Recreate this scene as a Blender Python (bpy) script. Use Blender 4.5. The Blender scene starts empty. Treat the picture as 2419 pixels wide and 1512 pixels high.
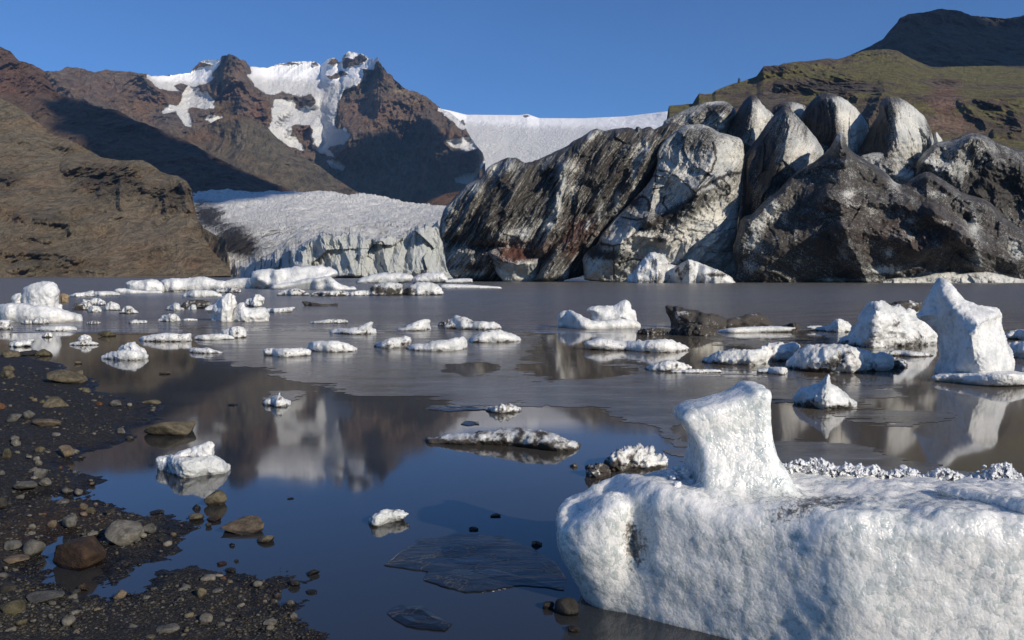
import bpy, math, random, time
import numpy as np
from mathutils import Vector, Matrix
T_START = time.time()
rng = np.random.RandomState(11)
random.seed(5)

# ------------------------------------------------------------------ camera geometry (metres; y is away from the shore)
F = 1880.0; CX, CY, YH = 1209.0, 756.0, 648.0; CAM_H = 1.7
TH = math.atan((CY - YH) / F); cT, sT = math.cos(TH), math.sin(TH)
def ray(px, py):
    dx = (np.asarray(px, float) - CX) / F; dy = -(np.asarray(py, float) - CY) / F
    return dx, cT + dy * sT, -sT + dy * cT
def W(px, py, d):
    rx, ry, rz = ray(px, py); t = d / ry
    return np.stack([rx * t, np.broadcast_to(d, np.shape(t)) * 1.0, CAM_H + rz * t], -1)
def G(py):                                   # distance at which a sight line meets the water
    rx, ry, rz = ray(CX, py)
    return CAM_H * ry / np.maximum(-rz, 1e-4)
# survey crops: (x0, scale, y0, scale)
CROPS = {'P': (0, 1, 0, 1), 'c1': (0, .3966, 77.4, .3966), 'c2': (677, .39985, 77.4, .39985), 'c3': (1547, .4606, 0, .4606),
         'A': (0, .33985, 609.3, .33985), 'B': (773.8, .36467, 609.3, .36467), 'C': (1450.8, .39984, 619, .39984),
         'D': (0, .46252, 812.4, .46252), 'E': (1257.4, .47981, 870.5, .47981), 'p': (386.9, .2495, 106.4, .2495),
         'w': (1015.6, .31986, 241.8, .31986), 'r': (1692.6, .29987, 290.2, .29987), 'g': (0, .26412, 1112.3, .26412)}
def pl(crop, s):
    a, b, c, d = CROPS[crop]
    q = np.array([[float(v) for v in t.split(',')] for t in s.split()])
    return np.stack([a + b * q[:, 0], c + d * q[:, 1]], -1)
def blobs(crop, s):
    """x,y,rx,ry,value tuples"""
    a, b, c, d = CROPS[crop]
    return [(a + b * t[0], c + d * t[1], b * t[2], d * t[3], t[4]) for t in ([float(v) for v in w.split(',')] for w in s.split())]
def blobsum(px, py, bl):
    o = np.zeros(np.shape(px))
    for x, y, rx, ry, v in bl:
        o += v * np.exp(-(((px - x) / rx) ** 2 + ((py - y) / ry) ** 2))
    return o

# ------------------------------------------------------------------ noise
_r = np.random.RandomState(3)
_P = _r.permutation(256).astype(np.int64); _P = np.concatenate([_P, _P, _P])
_GR = _r.normal(size=(256, 3)); _GR /= np.linalg.norm(_GR, axis=1)[:, None]
def noise(p, seed=0):
    p = np.asarray(p, float) + np.array([seed * 17.31, seed * 9.17, seed * 5.73])
    i = np.floor(p).astype(np.int64); f = p - i; i &= 255
    u = f * f * f * (f * (f * 6 - 15) + 10)
    r = 0
    for dx in (0, 1):
        a = _P[(i[..., 0] + dx) & 255]; wx = u[..., 0] if dx else 1 - u[..., 0]
        for dy in (0, 1):
            b = _P[a + ((i[..., 1] + dy) & 255)]; wy = u[..., 1] if dy else 1 - u[..., 1]
            for dz in (0, 1):
                g = _GR[_P[b + ((i[..., 2] + dz) & 255)]]
                wz = u[..., 2] if dz else 1 - u[..., 2]
                r = r + wx * wy * wz * ((f[..., 0] - dx) * g[..., 0] + (f[..., 1] - dy) * g[..., 1] + (f[..., 2] - dz) * g[..., 2])
    return r * 1.5
def fbm(p, oct=4, gain=.5, seed=0):
    p = np.asarray(p, float); r = 0; a = 1; t = 0
    for k in range(oct):
        r = r + a * noise(p * 2 ** k, seed + k); t += a; a *= gain
    return r / t * 1.5
def ridged(p, oct=4, gain=.5, seed=0):
    p = np.asarray(p, float); r = 0; a = 1; t = 0
    for k in range(oct):
        r = r + a * (1 - np.abs(noise(p * 2 ** k, seed + k)) * 2); t += a; a *= gain
    return r / t
def worley(p, seed=0):
    p = np.asarray(p, float) + seed * 3.7
    i = np.floor(p).astype(np.int64); f1 = np.full(p.shape[:-1], 9.); f2 = f1.copy()
    for dx in (-1, 0, 1):
        for dy in (-1, 0, 1):
            for dz in (-1, 0, 1):
                c = i + np.array([dx, dy, dz]); h = _P[_P[_P[c[..., 0] & 255] + (c[..., 1] & 255)] + (c[..., 2] & 255)]
                o = _GR[h] * .42 + .5
                d = np.linalg.norm(c + o - p, axis=-1)
                f2 = np.minimum(f2, np.maximum(f1, d)); f1 = np.minimum(f1, d)
    return f1, f2
def facet(p, seed=0, off=.35):
    """broken, piecewise flat relief: every cell is its own tilted plane"""
    p = np.asarray(p, float) + seed * 2.9
    i = np.floor(p).astype(np.int64); f1 = np.full(p.shape[:-1], 9.); r = np.zeros(p.shape[:-1])
    for dx in (-1, 0, 1):
        for dy in (-1, 0, 1):
            for dz in (-1, 0, 1):
                c = i + np.array([dx, dy, dz]); h = _P[_P[_P[c[..., 0] & 255] + (c[..., 1] & 255)] + (c[..., 2] & 255)]
                dv = p - (c + _GR[h] * .42 + .5); d = (dv * dv).sum(-1); g = _GR[_P[h + 91]]
                m = d < f1; f1 = np.where(m, d, f1); r = np.where(m, (dv * g).sum(-1) + off * g[..., 2], r)
    return r
def sm(a, b, x):
    t = np.clip((np.asarray(x, float) - a) / (b - a), 0, 1); return t * t * (3 - 2 * t)

# ------------------------------------------------------------------ polygons
def polysd(q, poly, chunk=4000):
    """signed distance (positive inside) of points q to a polygon, and the nearest boundary point"""
    q = np.asarray(q, float); n = len(q); A = poly; B = np.roll(poly, -1, 0); E = B - A; L = (E ** 2).sum(1) + 1e-12
    sd = np.empty(n); near = np.empty((n, 2))
    for k in range(0, n, chunk):
        p = q[k:k + chunk]; v = p[:, None] - A[None]
        t = np.clip((v * E).sum(-1) / L, 0, 1); c = A[None] + t[..., None] * E[None]
        d2 = ((p[:, None] - c) ** 2).sum(-1); j = d2.argmin(1); ar = np.arange(len(p))
        up = (A[None, :, 1] <= p[:, 1:2]) != (B[None, :, 1] <= p[:, 1:2])
        with np.errstate(divide='ignore', invalid='ignore'):
            xs = A[None, :, 0] + (p[:, 1:2] - A[None, :, 1]) * E[None, :, 0] / np.where(E[None, :, 1] == 0, 1e-9, E[None, :, 1])
        ins = ((up & (p[:, 0:1] < xs)).sum(1) % 2) == 1
        sd[k:k + chunk] = np.sqrt(d2[ar, j]) * np.where(ins, 1, -1); near[k:k + chunk] = c[ar, j]
    return sd, near
def linedist(q, line):
    A = line[:-1]; E = line[1:] - A; L = (E ** 2).sum(1) + 1e-12; out = np.full(len(q), 1e9)
    for a, e, l in zip(A, E, L):
        t = np.clip(((q - a) * e).sum(1) / l, 0, 1); out = np.minimum(out, np.linalg.norm(q - a - t[:, None] * e, axis=1))
    return out
def chaikin(p, n=1, closed=True):
    for _ in range(n):
        nx = np.roll(p, -1, 0) if closed else p[1:]
        a = p if closed else p[:-1]
        p = np.stack([a * .75 + nx * .25, a * .25 + nx * .75], 1).reshape(-1, 2)
    return p
def rough(p, amp, step, seed=0):
    """resample a closed outline and jitter it"""
    q = []
    for a, b in zip(p, np.roll(p, -1, 0)):
        m = max(1, int(np.linalg.norm(b - a) / step))
        q += [a + (b - a) * k / m for k in range(m)]
    q = np.array(q); s = np.concatenate([q / (step * 3), np.zeros((len(q), 1))], 1)
    return q + amp * np.stack([fbm(s, 3, .6, seed + 1), fbm(s, 3, .6, seed + 7)], -1)

# ------------------------------------------------------------------ meshes
COL = bpy.context.scene.collection
def mesh(name, v, f, mat=None, attrs=None, parent=None, smooth=True):
    v = np.asarray(v, np.float32); f = np.asarray(f, np.int32)
    me = bpy.data.meshes.new(name); k = f.shape[1]
    me.vertices.add(len(v)); me.vertices.foreach_set('co', v.ravel())
    me.loops.add(f.size); me.loops.foreach_set('vertex_index', f.ravel())
    me.polygons.add(len(f)); me.polygons.foreach_set('loop_start', np.arange(0, f.size, k, dtype=np.int32))
    me.polygons.foreach_set('use_smooth', np.full(len(f), smooth))
    me.update(calc_edges=True); me.validate()
    for an, a in (attrs or {}).items():
        a = np.asarray(a, np.float32)
        if a.ndim == 1: me.attributes.new(an, 'FLOAT', 'POINT').data.foreach_set('value', a)
        else: me.attributes.new(an, 'FLOAT_VECTOR', 'POINT').data.foreach_set('vector', a.ravel())
    o = bpy.data.objects.new(name, me); COL.objects.link(o)
    if mat: me.materials.append(mat)
    if parent: o.parent = parent
    return o
def tag(o, label=None, cat=None, group=None, kind=None):
    if label: o['label'] = label
    if cat: o['category'] = cat
    if group: o['group'] = group
    if kind: o['kind'] = kind
    return o
def normals(v, f):
    fn = np.cross(v[f[:, 2]] - v[f[:, 0]], v[f[:, -1]] - v[f[:, 1]]) if f.shape[1] == 4 else np.cross(v[f[:, 1]] - v[f[:, 0]], v[f[:, 2]] - v[f[:, 0]])
    n = np.zeros_like(v)
    for k in range(f.shape[1]): np.add.at(n, f[:, k], fn)
    return n / (np.linalg.norm(n, axis=1)[:, None] + 1e-12)
def gridfaces(nr, nc):
    i = np.arange(nr * nc).reshape(nr, nc)
    return np.stack([i[:-1, :-1], i[:-1, 1:], i[1:, 1:], i[1:, :-1]], -1).reshape(-1, 4)
def join(parts):
    """[(v, f, attrs)] -> one"""
    V, Fc, At, n = [], [], {}, 0
    for v, f, a in parts:
        V.append(v); Fc.append(f + n); n += len(v)
        for k, x in a.items(): At.setdefault(k, []).append(x)
    return np.concatenate(V), np.concatenate(Fc), {k: np.concatenate(x) for k, x in At.items()}
def inflate(poly, step, thick, place, disp=None):
    """close a smooth body round a 2-D outline: thick(q, s) -> (front, back) half depths, place(q, off) -> world"""
    lo, hi = poly.min(0) - step, poly.max(0) + step
    nx, ny = int((hi[0] - lo[0]) / step) + 2, int((hi[1] - lo[1]) / step) + 2
    X, Y = np.meshgrid(lo[0] + step * np.arange(nx), lo[1] + step * np.arange(ny))
    q = np.stack([X.ravel(), Y.ravel()], -1); s, near = polysd(q, poly)
    ins = s > 0; f = gridfaces(ny, nx); f = f[ins[f].any(1)]
    used = np.zeros(len(q), bool); used[f.ravel()] = True
    edge = used & ~ins; q = np.where(edge[:, None], near, q); s = np.where(ins, s, 0.)
    idx = np.full(len(q), -1); idx[used] = np.arange(used.sum()); nf = used.sum()
    bidx = idx.copy(); inn = used & ins; bidx[inn] = nf + np.arange(inn.sum())
    tf, tb = thick(q[used], s[used]); vf = place(q[used], -tf)
    tb2 = thick(q[inn], s[inn])[1]; vb = place(q[inn], tb2)
    v = np.concatenate([vf, vb]); qq = np.concatenate([q[used], q[inn]]); ss = np.concatenate([s[used], s[inn]])
    ff = np.concatenate([idx[f][:, ::-1], bidx[f]])
    return v, ff, qq, ss
def loft(curves, nx, rows, jit=None):
    """curves (bottom to top) of (px, py, distance) -> pixel grid px, py, d, t; rows between successive curves"""
    x0 = max(c[0][0] for c in curves); x1 = min(c[-1][0] for c in curves)
    xs = np.linspace(x0, x1, nx); C = [np.stack([np.interp(xs, c[:, 0], c[:, 1]), np.interp(xs, c[:, 0], c[:, 2])]) for c in curves]
    R = []; Tt = []
    for k in range(len(C) - 1):
        for j in range(rows[k] + (k == len(C) - 2)):
            t = j / rows[k]; R.append(C[k] * (1 - t) + C[k + 1] * t); Tt.append(np.full(nx, k + t))
    R = np.array(R); return np.tile(xs, (len(R), 1)), R[:, 0], R[:, 1], np.array(Tt)
def backside(v, nr, nc, depth, drop, rows=6, floor=-20.):
    """rows of ground falling away behind the crest (last grid row)"""
    top = v.reshape(nr, nc, 3)[-1]; out = []
    for k in range(1, rows + 1):
        t = k / rows; r = top.copy(); sc = 1 + depth * t / np.maximum(top[:, 1], 1)
        r[:, 0] *= sc; r[:, 1] *= sc; r[:, 2] = top[:, 2] * (1 - t) ** 1.2 * (1 - drop * 0) + floor * t
        out.append(r)
    return np.concatenate([v, np.concatenate(out)])
def surface_nets(f, org, h):
    s = f < 0; nx, ny, nz = f.shape
    cnt = np.zeros((nx - 1, ny - 1, nz - 1), np.int8)
    for a in (0, 1):
        for b in (0, 1):
            for c in (0, 1): cnt += s[a:nx - 1 + a, b:ny - 1 + b, c:nz - 1 + c]
    act = (cnt > 0) & (cnt < 8); I, J, K = np.nonzero(act); idx = np.full(act.shape, -1, np.int64); idx[act] = np.arange(len(I))
    acc = np.zeros((len(I), 3)); n = np.zeros(len(I))
    for ax in range(3):
        for u in (0, 1):
            for w in (0, 1):
                o = [0, 0, 0]; oo = [k for k in range(3) if k != ax]; o[oo[0]] = u; o[oo[1]] = w; e = list(o); e[ax] = 1
                fa = f[I + o[0], J + o[1], K + o[2]]; fb = f[I + e[0], J + e[1], K + e[2]]
                m = (fa < 0) != (fb < 0); t = np.where(m, fa / np.where(m, fa - fb, 1), 0)
                p = np.tile(np.array(o, float), (len(I), 1)); p[:, ax] = t
                acc[m] += p[m]; n += m
    v = np.array(org) + h * (np.stack([I, J, K], -1) + acc / n[:, None])
    Fs = []
    for ax in range(3):
        b, c = [(1, 2), (2, 0), (0, 1)][ax]
        sl0 = [slice(None)] * 3; sl1 = [slice(None)] * 3; sl0[ax] = slice(0, -1); sl1[ax] = slice(1, None)
        A, B = s[tuple(sl0)], s[tuple(sl1)]; ch = A != B; q = np.stack(np.nonzero(ch), -1)
        q = q[(q[:, b] > 0) & (q[:, c] > 0) & (q[:, b] < f.shape[b] - 1) & (q[:, c] < f.shape[c] - 1)]
        def cell(db, dc):
            r = q.copy(); r[:, b] -= db; r[:, c] -= dc; return idx[r[:, 0], r[:, 1], r[:, 2]]
        quad = np.stack([cell(1, 1), cell(0, 1), cell(0, 0), cell(1, 0)], -1)
        flip = ~A[q[:, 0], q[:, 1], q[:, 2]]; quad[flip] = quad[flip][:, ::-1]; Fs.append(quad)
    Fq = np.concatenate(Fs); return v, Fq[(Fq >= 0).all(1)]

# ------------------------------------------------------------------ node helper
class M:
    def __init__(s, name):
        s.mat = bpy.data.materials.new(name); s.mat.use_nodes = True; s.nt = s.mat.node_tree; s.nt.nodes.clear()
    def put(s, sock, v):
        if v is None: return
        if isinstance(v, bpy.types.NodeSocket): s.nt.links.new(v, sock)
        elif isinstance(v, (tuple, list)) and sock.type == 'RGBA' and len(v) == 3: sock.default_value = (*v, 1)
        else: sock.default_value = v
    def node(s, ty, ins=None, **kw):
        n = s.nt.nodes.new('ShaderNode' + ty)
        for k, v in kw.items(): setattr(n, k, v)
        for k, v in (ins or {}).items(): s.put(n.inputs[k], v)
        return n
    def math(s, op, a, b=None, c=None, clamp=False):
        n = s.node('Math', operation=op, use_clamp=clamp)
        for i, v in enumerate((a, b, c)): s.put(n.inputs[i], v)
        return n.outputs[0]
    def add(s, a, b): return s.math('ADD', a, b)
    def mul(s, a, b): return s.math('MULTIPLY', a, b)
    def mix(s, f, a, b, blend='MIX'):
        n = s.node('Mix', data_type='RGBA', blend_type=blend); s.put(n.inputs[0], f); s.put(n.inputs[6], a); s.put(n.inputs[7], b); return n.outputs[2]
    def mixf(s, f, a, b):
        n = s.node('Mix', data_type='FLOAT'); s.put(n.inputs[0], f); s.put(n.inputs[2], a); s.put(n.inputs[3], b); return n.outputs[0]
    def step(s, a, b, x):
        n = s.node('MapRange', interpolation_type='SMOOTHSTEP'); s.put(n.inputs[0], x); s.put(n.inputs[1], a); s.put(n.inputs[2], b); return n.outputs[0]
    def attr(s, name, vec=False):
        n = s.node('Attribute', attribute_name=name); return n.outputs['Vector' if vec else 'Fac']
    def pos(s): return s.node('NewGeometry').outputs['Position']
    def sep(s, v): return s.node('SeparateXYZ', {0: v}).outputs
    def map(s, v, scale=(1, 1, 1), rot=(0, 0, 0), loc=(0, 0, 0)):
        return s.node('Mapping', {'Vector': v, 'Scale': scale, 'Rotation': rot, 'Location': loc}).outputs[0]
    def noise(s, v, scale=1, detail=4, rough=.55, dist=0, col=False):
        n = s.node('TexNoise', {'Vector': v, 'Scale': scale, 'Detail': detail, 'Roughness': rough, 'Distortion': dist}); return n.outputs[1 if col else 0]
    def vor(s, v, scale=1, feature='F1', out=0, rand=1):
        n = s.node('TexVoronoi', {'Vector': v, 'Scale': scale, 'Randomness': rand}, feature=feature); return n.outputs[out]
    def bump(s, h, dist=1, strength=1, nrm=None):
        return s.node('Bump', {'Height': h, 'Distance': dist, 'Strength': strength, 'Normal': nrm}).outputs[0]
    def bsdf(s, col, rough=.6, nrm=None, **kw):
        n = s.node('BsdfPrincipled', {'Base Color': col, 'Roughness': rough, 'Normal': nrm})
        for k, v in kw.items(): s.put(n.inputs[k.replace('_', ' ')], v)
        return n.outputs[0]
    def out(s, surf=None, vol=None):
        o = s.node('OutputMaterial')
        if surf is not None: s.put(o.inputs[0], surf)
        if vol is not None: s.put(o.inputs[1], vol)
        return s.mat
SUN_AZ_DEG, SUN_EL_DEG = 44., 25.
SUN_STRENGTH, SKY_STRENGTH, EXPOSURE = 5., .12, .02
AIR, DUST, OZONE = .75, 0., 9.
HAZE = 6.5e-5
# ------------------------------------------------------------------ materials
def mat_ice(name, scale, sss=0.):
    """glacier ice with a dirt attribute; scale = size of the grain in metres"""
    m = M(name); p = m.pos(); d = m.attr('dirt')
    n1 = m.noise(p, 1 / (scale * 6), 5, .6); n2 = m.noise(p, 1 / scale, 6, .65); v = m.vor(p, 1 / (scale * .8), 'F1')
    k = m.add(d, m.mul(m.add(n1, -.5), 1.0)); k = m.add(k, m.mul(m.add(n2, -.5), 1.3))
    mask = m.step(.38, .85, k)
    ice = m.mix(m.step(.3, .6, n1), (.50, .515, .50), (.82, .81, .775))
    ice = m.mix(m.step(.2, .55, n2), m.mix(.65, ice, (.30, .34, .34)), ice)
    grit = m.mix(n2, (.018, .015, .013), (.085, .073, .06))
    col = m.mix(mask, ice, grit)
    h = m.add(m.mul(n2, 1.0), m.mul(v, .5))
    nr = m.bump(h, scale * .4, .7)
    b = m.bsdf(col, m.mixf(mask, .42, .75), nr, **{'Specular_IOR_Level': .4})
    if sss:
        n = b.node; m.put(n.inputs['Subsurface Weight'], m.math('SUBTRACT', .55, m.mul(mask, .5))); n.inputs['Subsurface Radius'].default_value = (.9, .95, 1.0); n.inputs['Subsurface Scale'].default_value = sss
    return m.out(b)
M_ICE = mat_ice('berg_ice', .06, .03)
M_ICE_FAR = mat_ice('far_berg_ice', .22)

def mat_big():
    m = M('coarse_melting_ice'); p = m.pos(); d = m.attr('dirt')
    w = m.node('VectorMath', {0: p, 1: m.node('VectorMath', {0: m.noise(p, 14, 3, .6, col=True), 'Scale': .05}, operation='SCALE').outputs[0]}, operation='ADD').outputs[0]
    vs = m.map(w, (1, 1, .75))
    c1 = m.node('TexVoronoi', {'Vector': vs, 'Scale': 30}, feature='F1'); e1 = m.vor(vs, 30, 'DISTANCE_TO_EDGE')
    c2 = m.node('TexVoronoi', {'Vector': vs, 'Scale': 75}, feature='F1')
    rnd = m.sep(c1.outputs['Color'])[0]; rnd2 = m.sep(c2.outputs['Color'])[1]
    big = m.noise(p, 2.6, 5, .6); fine = m.noise(p, 70, 5, .7)
    clear = m.step(.48, .78, m.add(m.mul(rnd, .42), m.add(m.mul(rnd2, .26), m.mul(big, .42))))
    clear = m.mul(clear, m.step(.25, .55, m.noise(p, 5, 4, .6)))
    col = m.mix(clear, (.87, .85, .80), (.58, .61, .58))
    col = m.mix(m.mul(m.step(.46, .66, m.noise(p, 1.7, 4, .55)), .75), col, m.mix(clear, (.66, .69, .66), (.42, .47, .46)))
    col = m.mix(m.mul(m.step(.5, .72, fine), .6), col, (.55, .59, .58))
    k = m.add(d, m.add(m.mul(m.add(m.noise(p, 22, 6, .7), -.5), 1.5), m.mul(m.add(fine, -.5), 1.2)))
    mask = m.step(.45, .85, k)
    col = m.mix(m.mul(mask, .93), col, m.mix(fine, (.02, .018, .016), (.13, .115, .09)))
    h = m.add(m.mul(c1.outputs[0], -.8), m.add(m.mul(c2.outputs[0], -.7), m.add(m.mul(fine, .5), m.mul(big, .2))))
    nr = m.bump(h, .0052, .85)
    b = m.bsdf(col, m.mixf(clear, .34, .12), nr, **{'Specular_IOR_Level': .6, 'Subsurface_Weight': .8, 'Subsurface_Scale': .09, 'Coat_Weight': m.mul(clear, .5), 'Coat_Roughness': .12})
    b.node.inputs['Subsurface Radius'].default_value = (.9, .95, 1.0)
    return m.out(b)
M_BIG = mat_big()
def mat_crystal():
    m = M('clear_ice_crystals'); p = m.pos(); f = m.noise(p, 60, 4, .6)
    b = m.bsdf(m.mix(f, (.90, .92, .92), (.97, .97, .97)), .14, m.bump(f, .012, .8), **{'IOR': 1.31, 'Transmission_Weight': .2, 'Specular_IOR_Level': .6})
    return m.out(b)
M_CRYSTAL = mat_crystal()

def mat_wall():
    m = M('dirty_glacier_ice'); p = m.pos(); d = m.attr('dirt'); ru = m.attr('rust'); st = m.attr('streak', True)
    s1 = m.noise(m.map(st, (1.3, .085, .4)), 1, 6, .62, .5); s2 = m.noise(m.map(st, (4.2, .2, 1.2)), 1, 6, .65, .3)
    n1 = m.noise(p, .16, 6, .62); fine = m.noise(p, 2.6, 6, .75); spk = m.noise(p, 5.5, 3, .8); mott = m.noise(m.map(p, (1, 1, .6)), .7, 6, .7)
    crack = m.vor(m.map(m.node('VectorMath', {0: p, 1: m.node('VectorMath', {0: m.noise(p, .3, 3, .6, col=True), 'Scale': 4.}, operation='SCALE').outputs[0]}, operation='ADD').outputs[0], (1, 1, 1.5)), .1, 'DISTANCE_TO_EDGE')
    sw = m.attr('sw')
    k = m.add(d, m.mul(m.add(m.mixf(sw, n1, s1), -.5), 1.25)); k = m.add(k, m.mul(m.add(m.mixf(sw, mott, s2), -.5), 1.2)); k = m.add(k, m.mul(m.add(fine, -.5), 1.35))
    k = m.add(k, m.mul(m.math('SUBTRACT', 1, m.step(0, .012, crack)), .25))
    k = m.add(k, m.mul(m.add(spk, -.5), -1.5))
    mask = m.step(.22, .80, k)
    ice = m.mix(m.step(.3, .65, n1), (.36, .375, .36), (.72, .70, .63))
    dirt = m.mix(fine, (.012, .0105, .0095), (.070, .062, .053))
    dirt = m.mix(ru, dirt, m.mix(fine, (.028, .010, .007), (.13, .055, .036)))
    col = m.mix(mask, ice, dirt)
    h = m.add(m.mul(m.mixf(sw, mott, s2), 1.2), m.add(m.mul(fine, .35), m.mul(m.mixf(sw, n1, s1), 1.5)))
    nr = m.bump(h, .38, .9)
    return m.out(m.bsdf(col, m.mixf(mask, .5, .62), nr, **{'Specular_IOR_Level': .3}))
M_WALL = mat_wall()

def mat_rock(name, sc, gain=1.):
    """mountain rock: colour attribute, strata, gullies; snow attribute. sc = metres per feature"""
    m = M(name); p = m.pos(); c = m.attr('col', True); sn = m.attr('snow'); mo = m.attr('moss')
    n1 = m.noise(p, 1 / (sc * 5), 6, .6); n2 = m.noise(p, 1 / sc, 7, .68); strat = m.noise(m.map(p, (.6, .6, 1.2)), 1 / (sc * 2), 6, .68, .8); gul = m.noise(m.map(p, (1., 1., .22)), 1.3 / sc, 6, .66, .4); n3 = m.noise(p, 5 / sc, 5, .7)
    v = m.add(m.add(m.mul(strat, .5), m.mul(gul, .5)), m.add(m.mul(n2, .55), m.mul(n3, .35)))
    col = m.mix(m.step(.66, 1.16, v), m.mix(1., c, (.60 * gain, .59 * gain, .59 * gain), 'MULTIPLY'), m.mix(1., c, (2.9 * gain, 2.8 * gain, 2.65 * gain), 'MULTIPLY'))
    col = m.mix(m.step(.42, .7, n1), col, m.mix(1., col, (1.14, .99, .88), 'MULTIPLY'))
    mm = m.step(.4, .75, m.add(mo, m.add(m.mul(m.add(n1, -.5), 1.2), m.mul(m.add(n2, -.5), 1.1))))
    col = m.mix(mm, col, m.mix(n2, (.075 * gain, .072 * gain, .024 * gain), (.29 * gain, .255 * gain, .105 * gain)))
    k = m.add(sn, m.add(m.mul(m.add(n2, -.5), 1.0), m.mul(m.add(n3, -.5), .6)))
    sm_ = m.step(.33, .52, k)
    gl = m.noise(m.map(p, (1, 1, .55)), 2.2 / sc, 6, .7)
    snow = m.mix(m.step(.28, .6, gl), (.76, .76, .74), (.89, .885, .86))
    snow = m.mix(m.attr('clean'), snow, (.88, .88, .88))
    col = m.mix(sm_, col, snow)
    h = m.add(m.add(m.mul(strat, .7), m.mul(gul, .9)), m.add(m.mul(n2, 1.1), m.mul(n3, .45)))
    h = m.mixf(sm_, h, m.mul(gl, m.math('SUBTRACT', .5, m.mul(m.attr('clean'), .4))))
    nr = m.bump(h, sc * 1.5, 1.)
    return m.out(m.bsdf(col, .85, nr, **{'Specular_IOR_Level': .15}))
M_FAR = mat_rock('far_mountain_rock', 24, 1.25); M_MID = mat_rock('ridge_rock', 20, 1.05); M_NEAR = mat_rock('hillside_rock', 6.5, 1.2); M_HILL = mat_rock('mossy_hill_rock', 10, 1.3)

def mat_tongue():
    m = M('glacier_surface'); p = m.pos(); d = m.attr('dirt')
    n1 = m.noise(m.map(p, (1, .35, 1)), .035, 6, .65, .6); n2 = m.noise(m.map(p, (1, .6, .6)), .22, 7, .72, .4); fine = m.noise(p, .9, 6, .75)
    k = m.add(d, m.add(m.mul(m.add(n1, -.5), .9), m.add(m.mul(m.add(n2, -.5), 1.35), m.mul(m.add(fine, -.5), .9))))
    mask = m.step(.35, .9, k)
    ice = m.mix(m.step(.3, .62, n2), (.60, .60, .57), (.88, .87, .83)); ice = m.mix(m.attr('blue'), ice, m.mix(n2, (.55, .60, .58), (.84, .84, .80)))
    col = m.mix(mask, ice, m.mix(fine, (.018, .015, .013), (.09, .08, .068)))
    nr = m.bump(m.add(n2, m.mul(fine, .5)), 3.5, 1.)
    return m.out(m.bsdf(col, .6, nr, **{'Specular_IOR_Level': .25}))
M_TONGUE = mat_tongue()

def mat_stone():
    m = M('shore_stone'); p = m.node('TexCoord').outputs['Object']; q = m.pos(); oc = m.node('ObjectInfo'); c = oc.outputs['Color']
    off = m.node('VectorMath', {0: q, 1: m.node('VectorMath', {0: (7.3, 3.1, 5.7), 'Scale': oc.outputs['Random']}, operation='SCALE').outputs[0]}, operation='ADD').outputs[0]
    n1 = m.noise(off, 14, 6, .65); n2 = m.noise(off, 90, 5, .7); n3 = m.noise(off, 300, 3, .6)
    col = m.mix(m.step(.3, .7, n1), m.mix(1., c, (.36, .35, .33), 'MULTIPLY'), m.mix(1., c, (1.0, .98, .94), 'MULTIPLY'))
    col = m.mix(m.step(.45, .75, n2), col, m.mix(1., col, (.55, .55, .55), 'MULTIPLY'))
    z = m.sep(q)[2]; wet = m.math('SUBTRACT', 1, m.step(.012, .035, m.add(z, m.mul(m.add(n1, -.5), .03))))
    col = m.mix(wet, col, m.mix(1., col, (.22, .2, .17), 'MULTIPLY'))
    nr = m.bump(m.add(m.mul(n1, 1.2), m.add(m.mul(n2, .5), m.mul(n3, .2))), .022, .8)
    return m.out(m.bsdf(col, m.mixf(wet, .8, .28), nr, **{'Specular_IOR_Level': .35}))
M_STONE = mat_stone()
def mat_gravel():
    m = M('shore_gravel'); p = m.pos(); c = m.attr('col', True); n = m.noise(p, 150, 4, .7)
    z = m.sep(p)[2]; wet = m.math('SUBTRACT', 1, m.step(.008, .035, z))
    col = m.mix(m.step(.3, .7, n), m.mix(1., c, (.45, .44, .42), 'MULTIPLY'), m.mix(1., c, (1.05, 1.05, 1.02), 'MULTIPLY'))
    col = m.mix(wet, col, m.mix(1., col, (.3, .28, .25), 'MULTIPLY'))
    return m.out(m.bsdf(col, m.mixf(wet, .75, .3), m.bump(n, .004, .7), **{'Specular_IOR_Level': .35}))
M_GRAVEL = mat_gravel()
def mat_sand():
    m = M('wet_black_sand'); p = m.pos(); n1 = m.noise(p, 3, 6, .65); n2 = m.noise(p, 70, 6, .75); v = m.vor(p, 95, 'F1'); vc = m.node('TexVoronoi', {'Vector': p, 'Scale': 95}).outputs['Color']
    z = m.sep(p)[2]; wet = m.math('SUBTRACT', 1, m.step(.006, .05, m.add(z, m.mul(m.add(n1, -.5), .04))))
    g = m.sep(vc)[0]
    col = m.mix(m.step(.35, .8, n2), (.010, .0088, .0078), (.038, .033, .028))
    col = m.mix(m.mul(m.step(.80, .95, g), .7), col, (.085, .078, .066))
    col = m.mix(m.mul(m.attr('brown'), .8), col, m.mix(n2, (.020, .0115, .007), (.05, .03, .018)))
    col = m.mix(wet, col, m.mix(1., col, (.55, .52, .5), 'MULTIPLY'))
    h = m.add(m.mul(n2, 1.), m.mul(v, -.8))
    return m.out(m.bsdf(col, m.mixf(wet, .7, .34), m.bump(h, .012, .9), **{'Specular_IOR_Level': .35}))
M_SAND = mat_sand()

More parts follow.
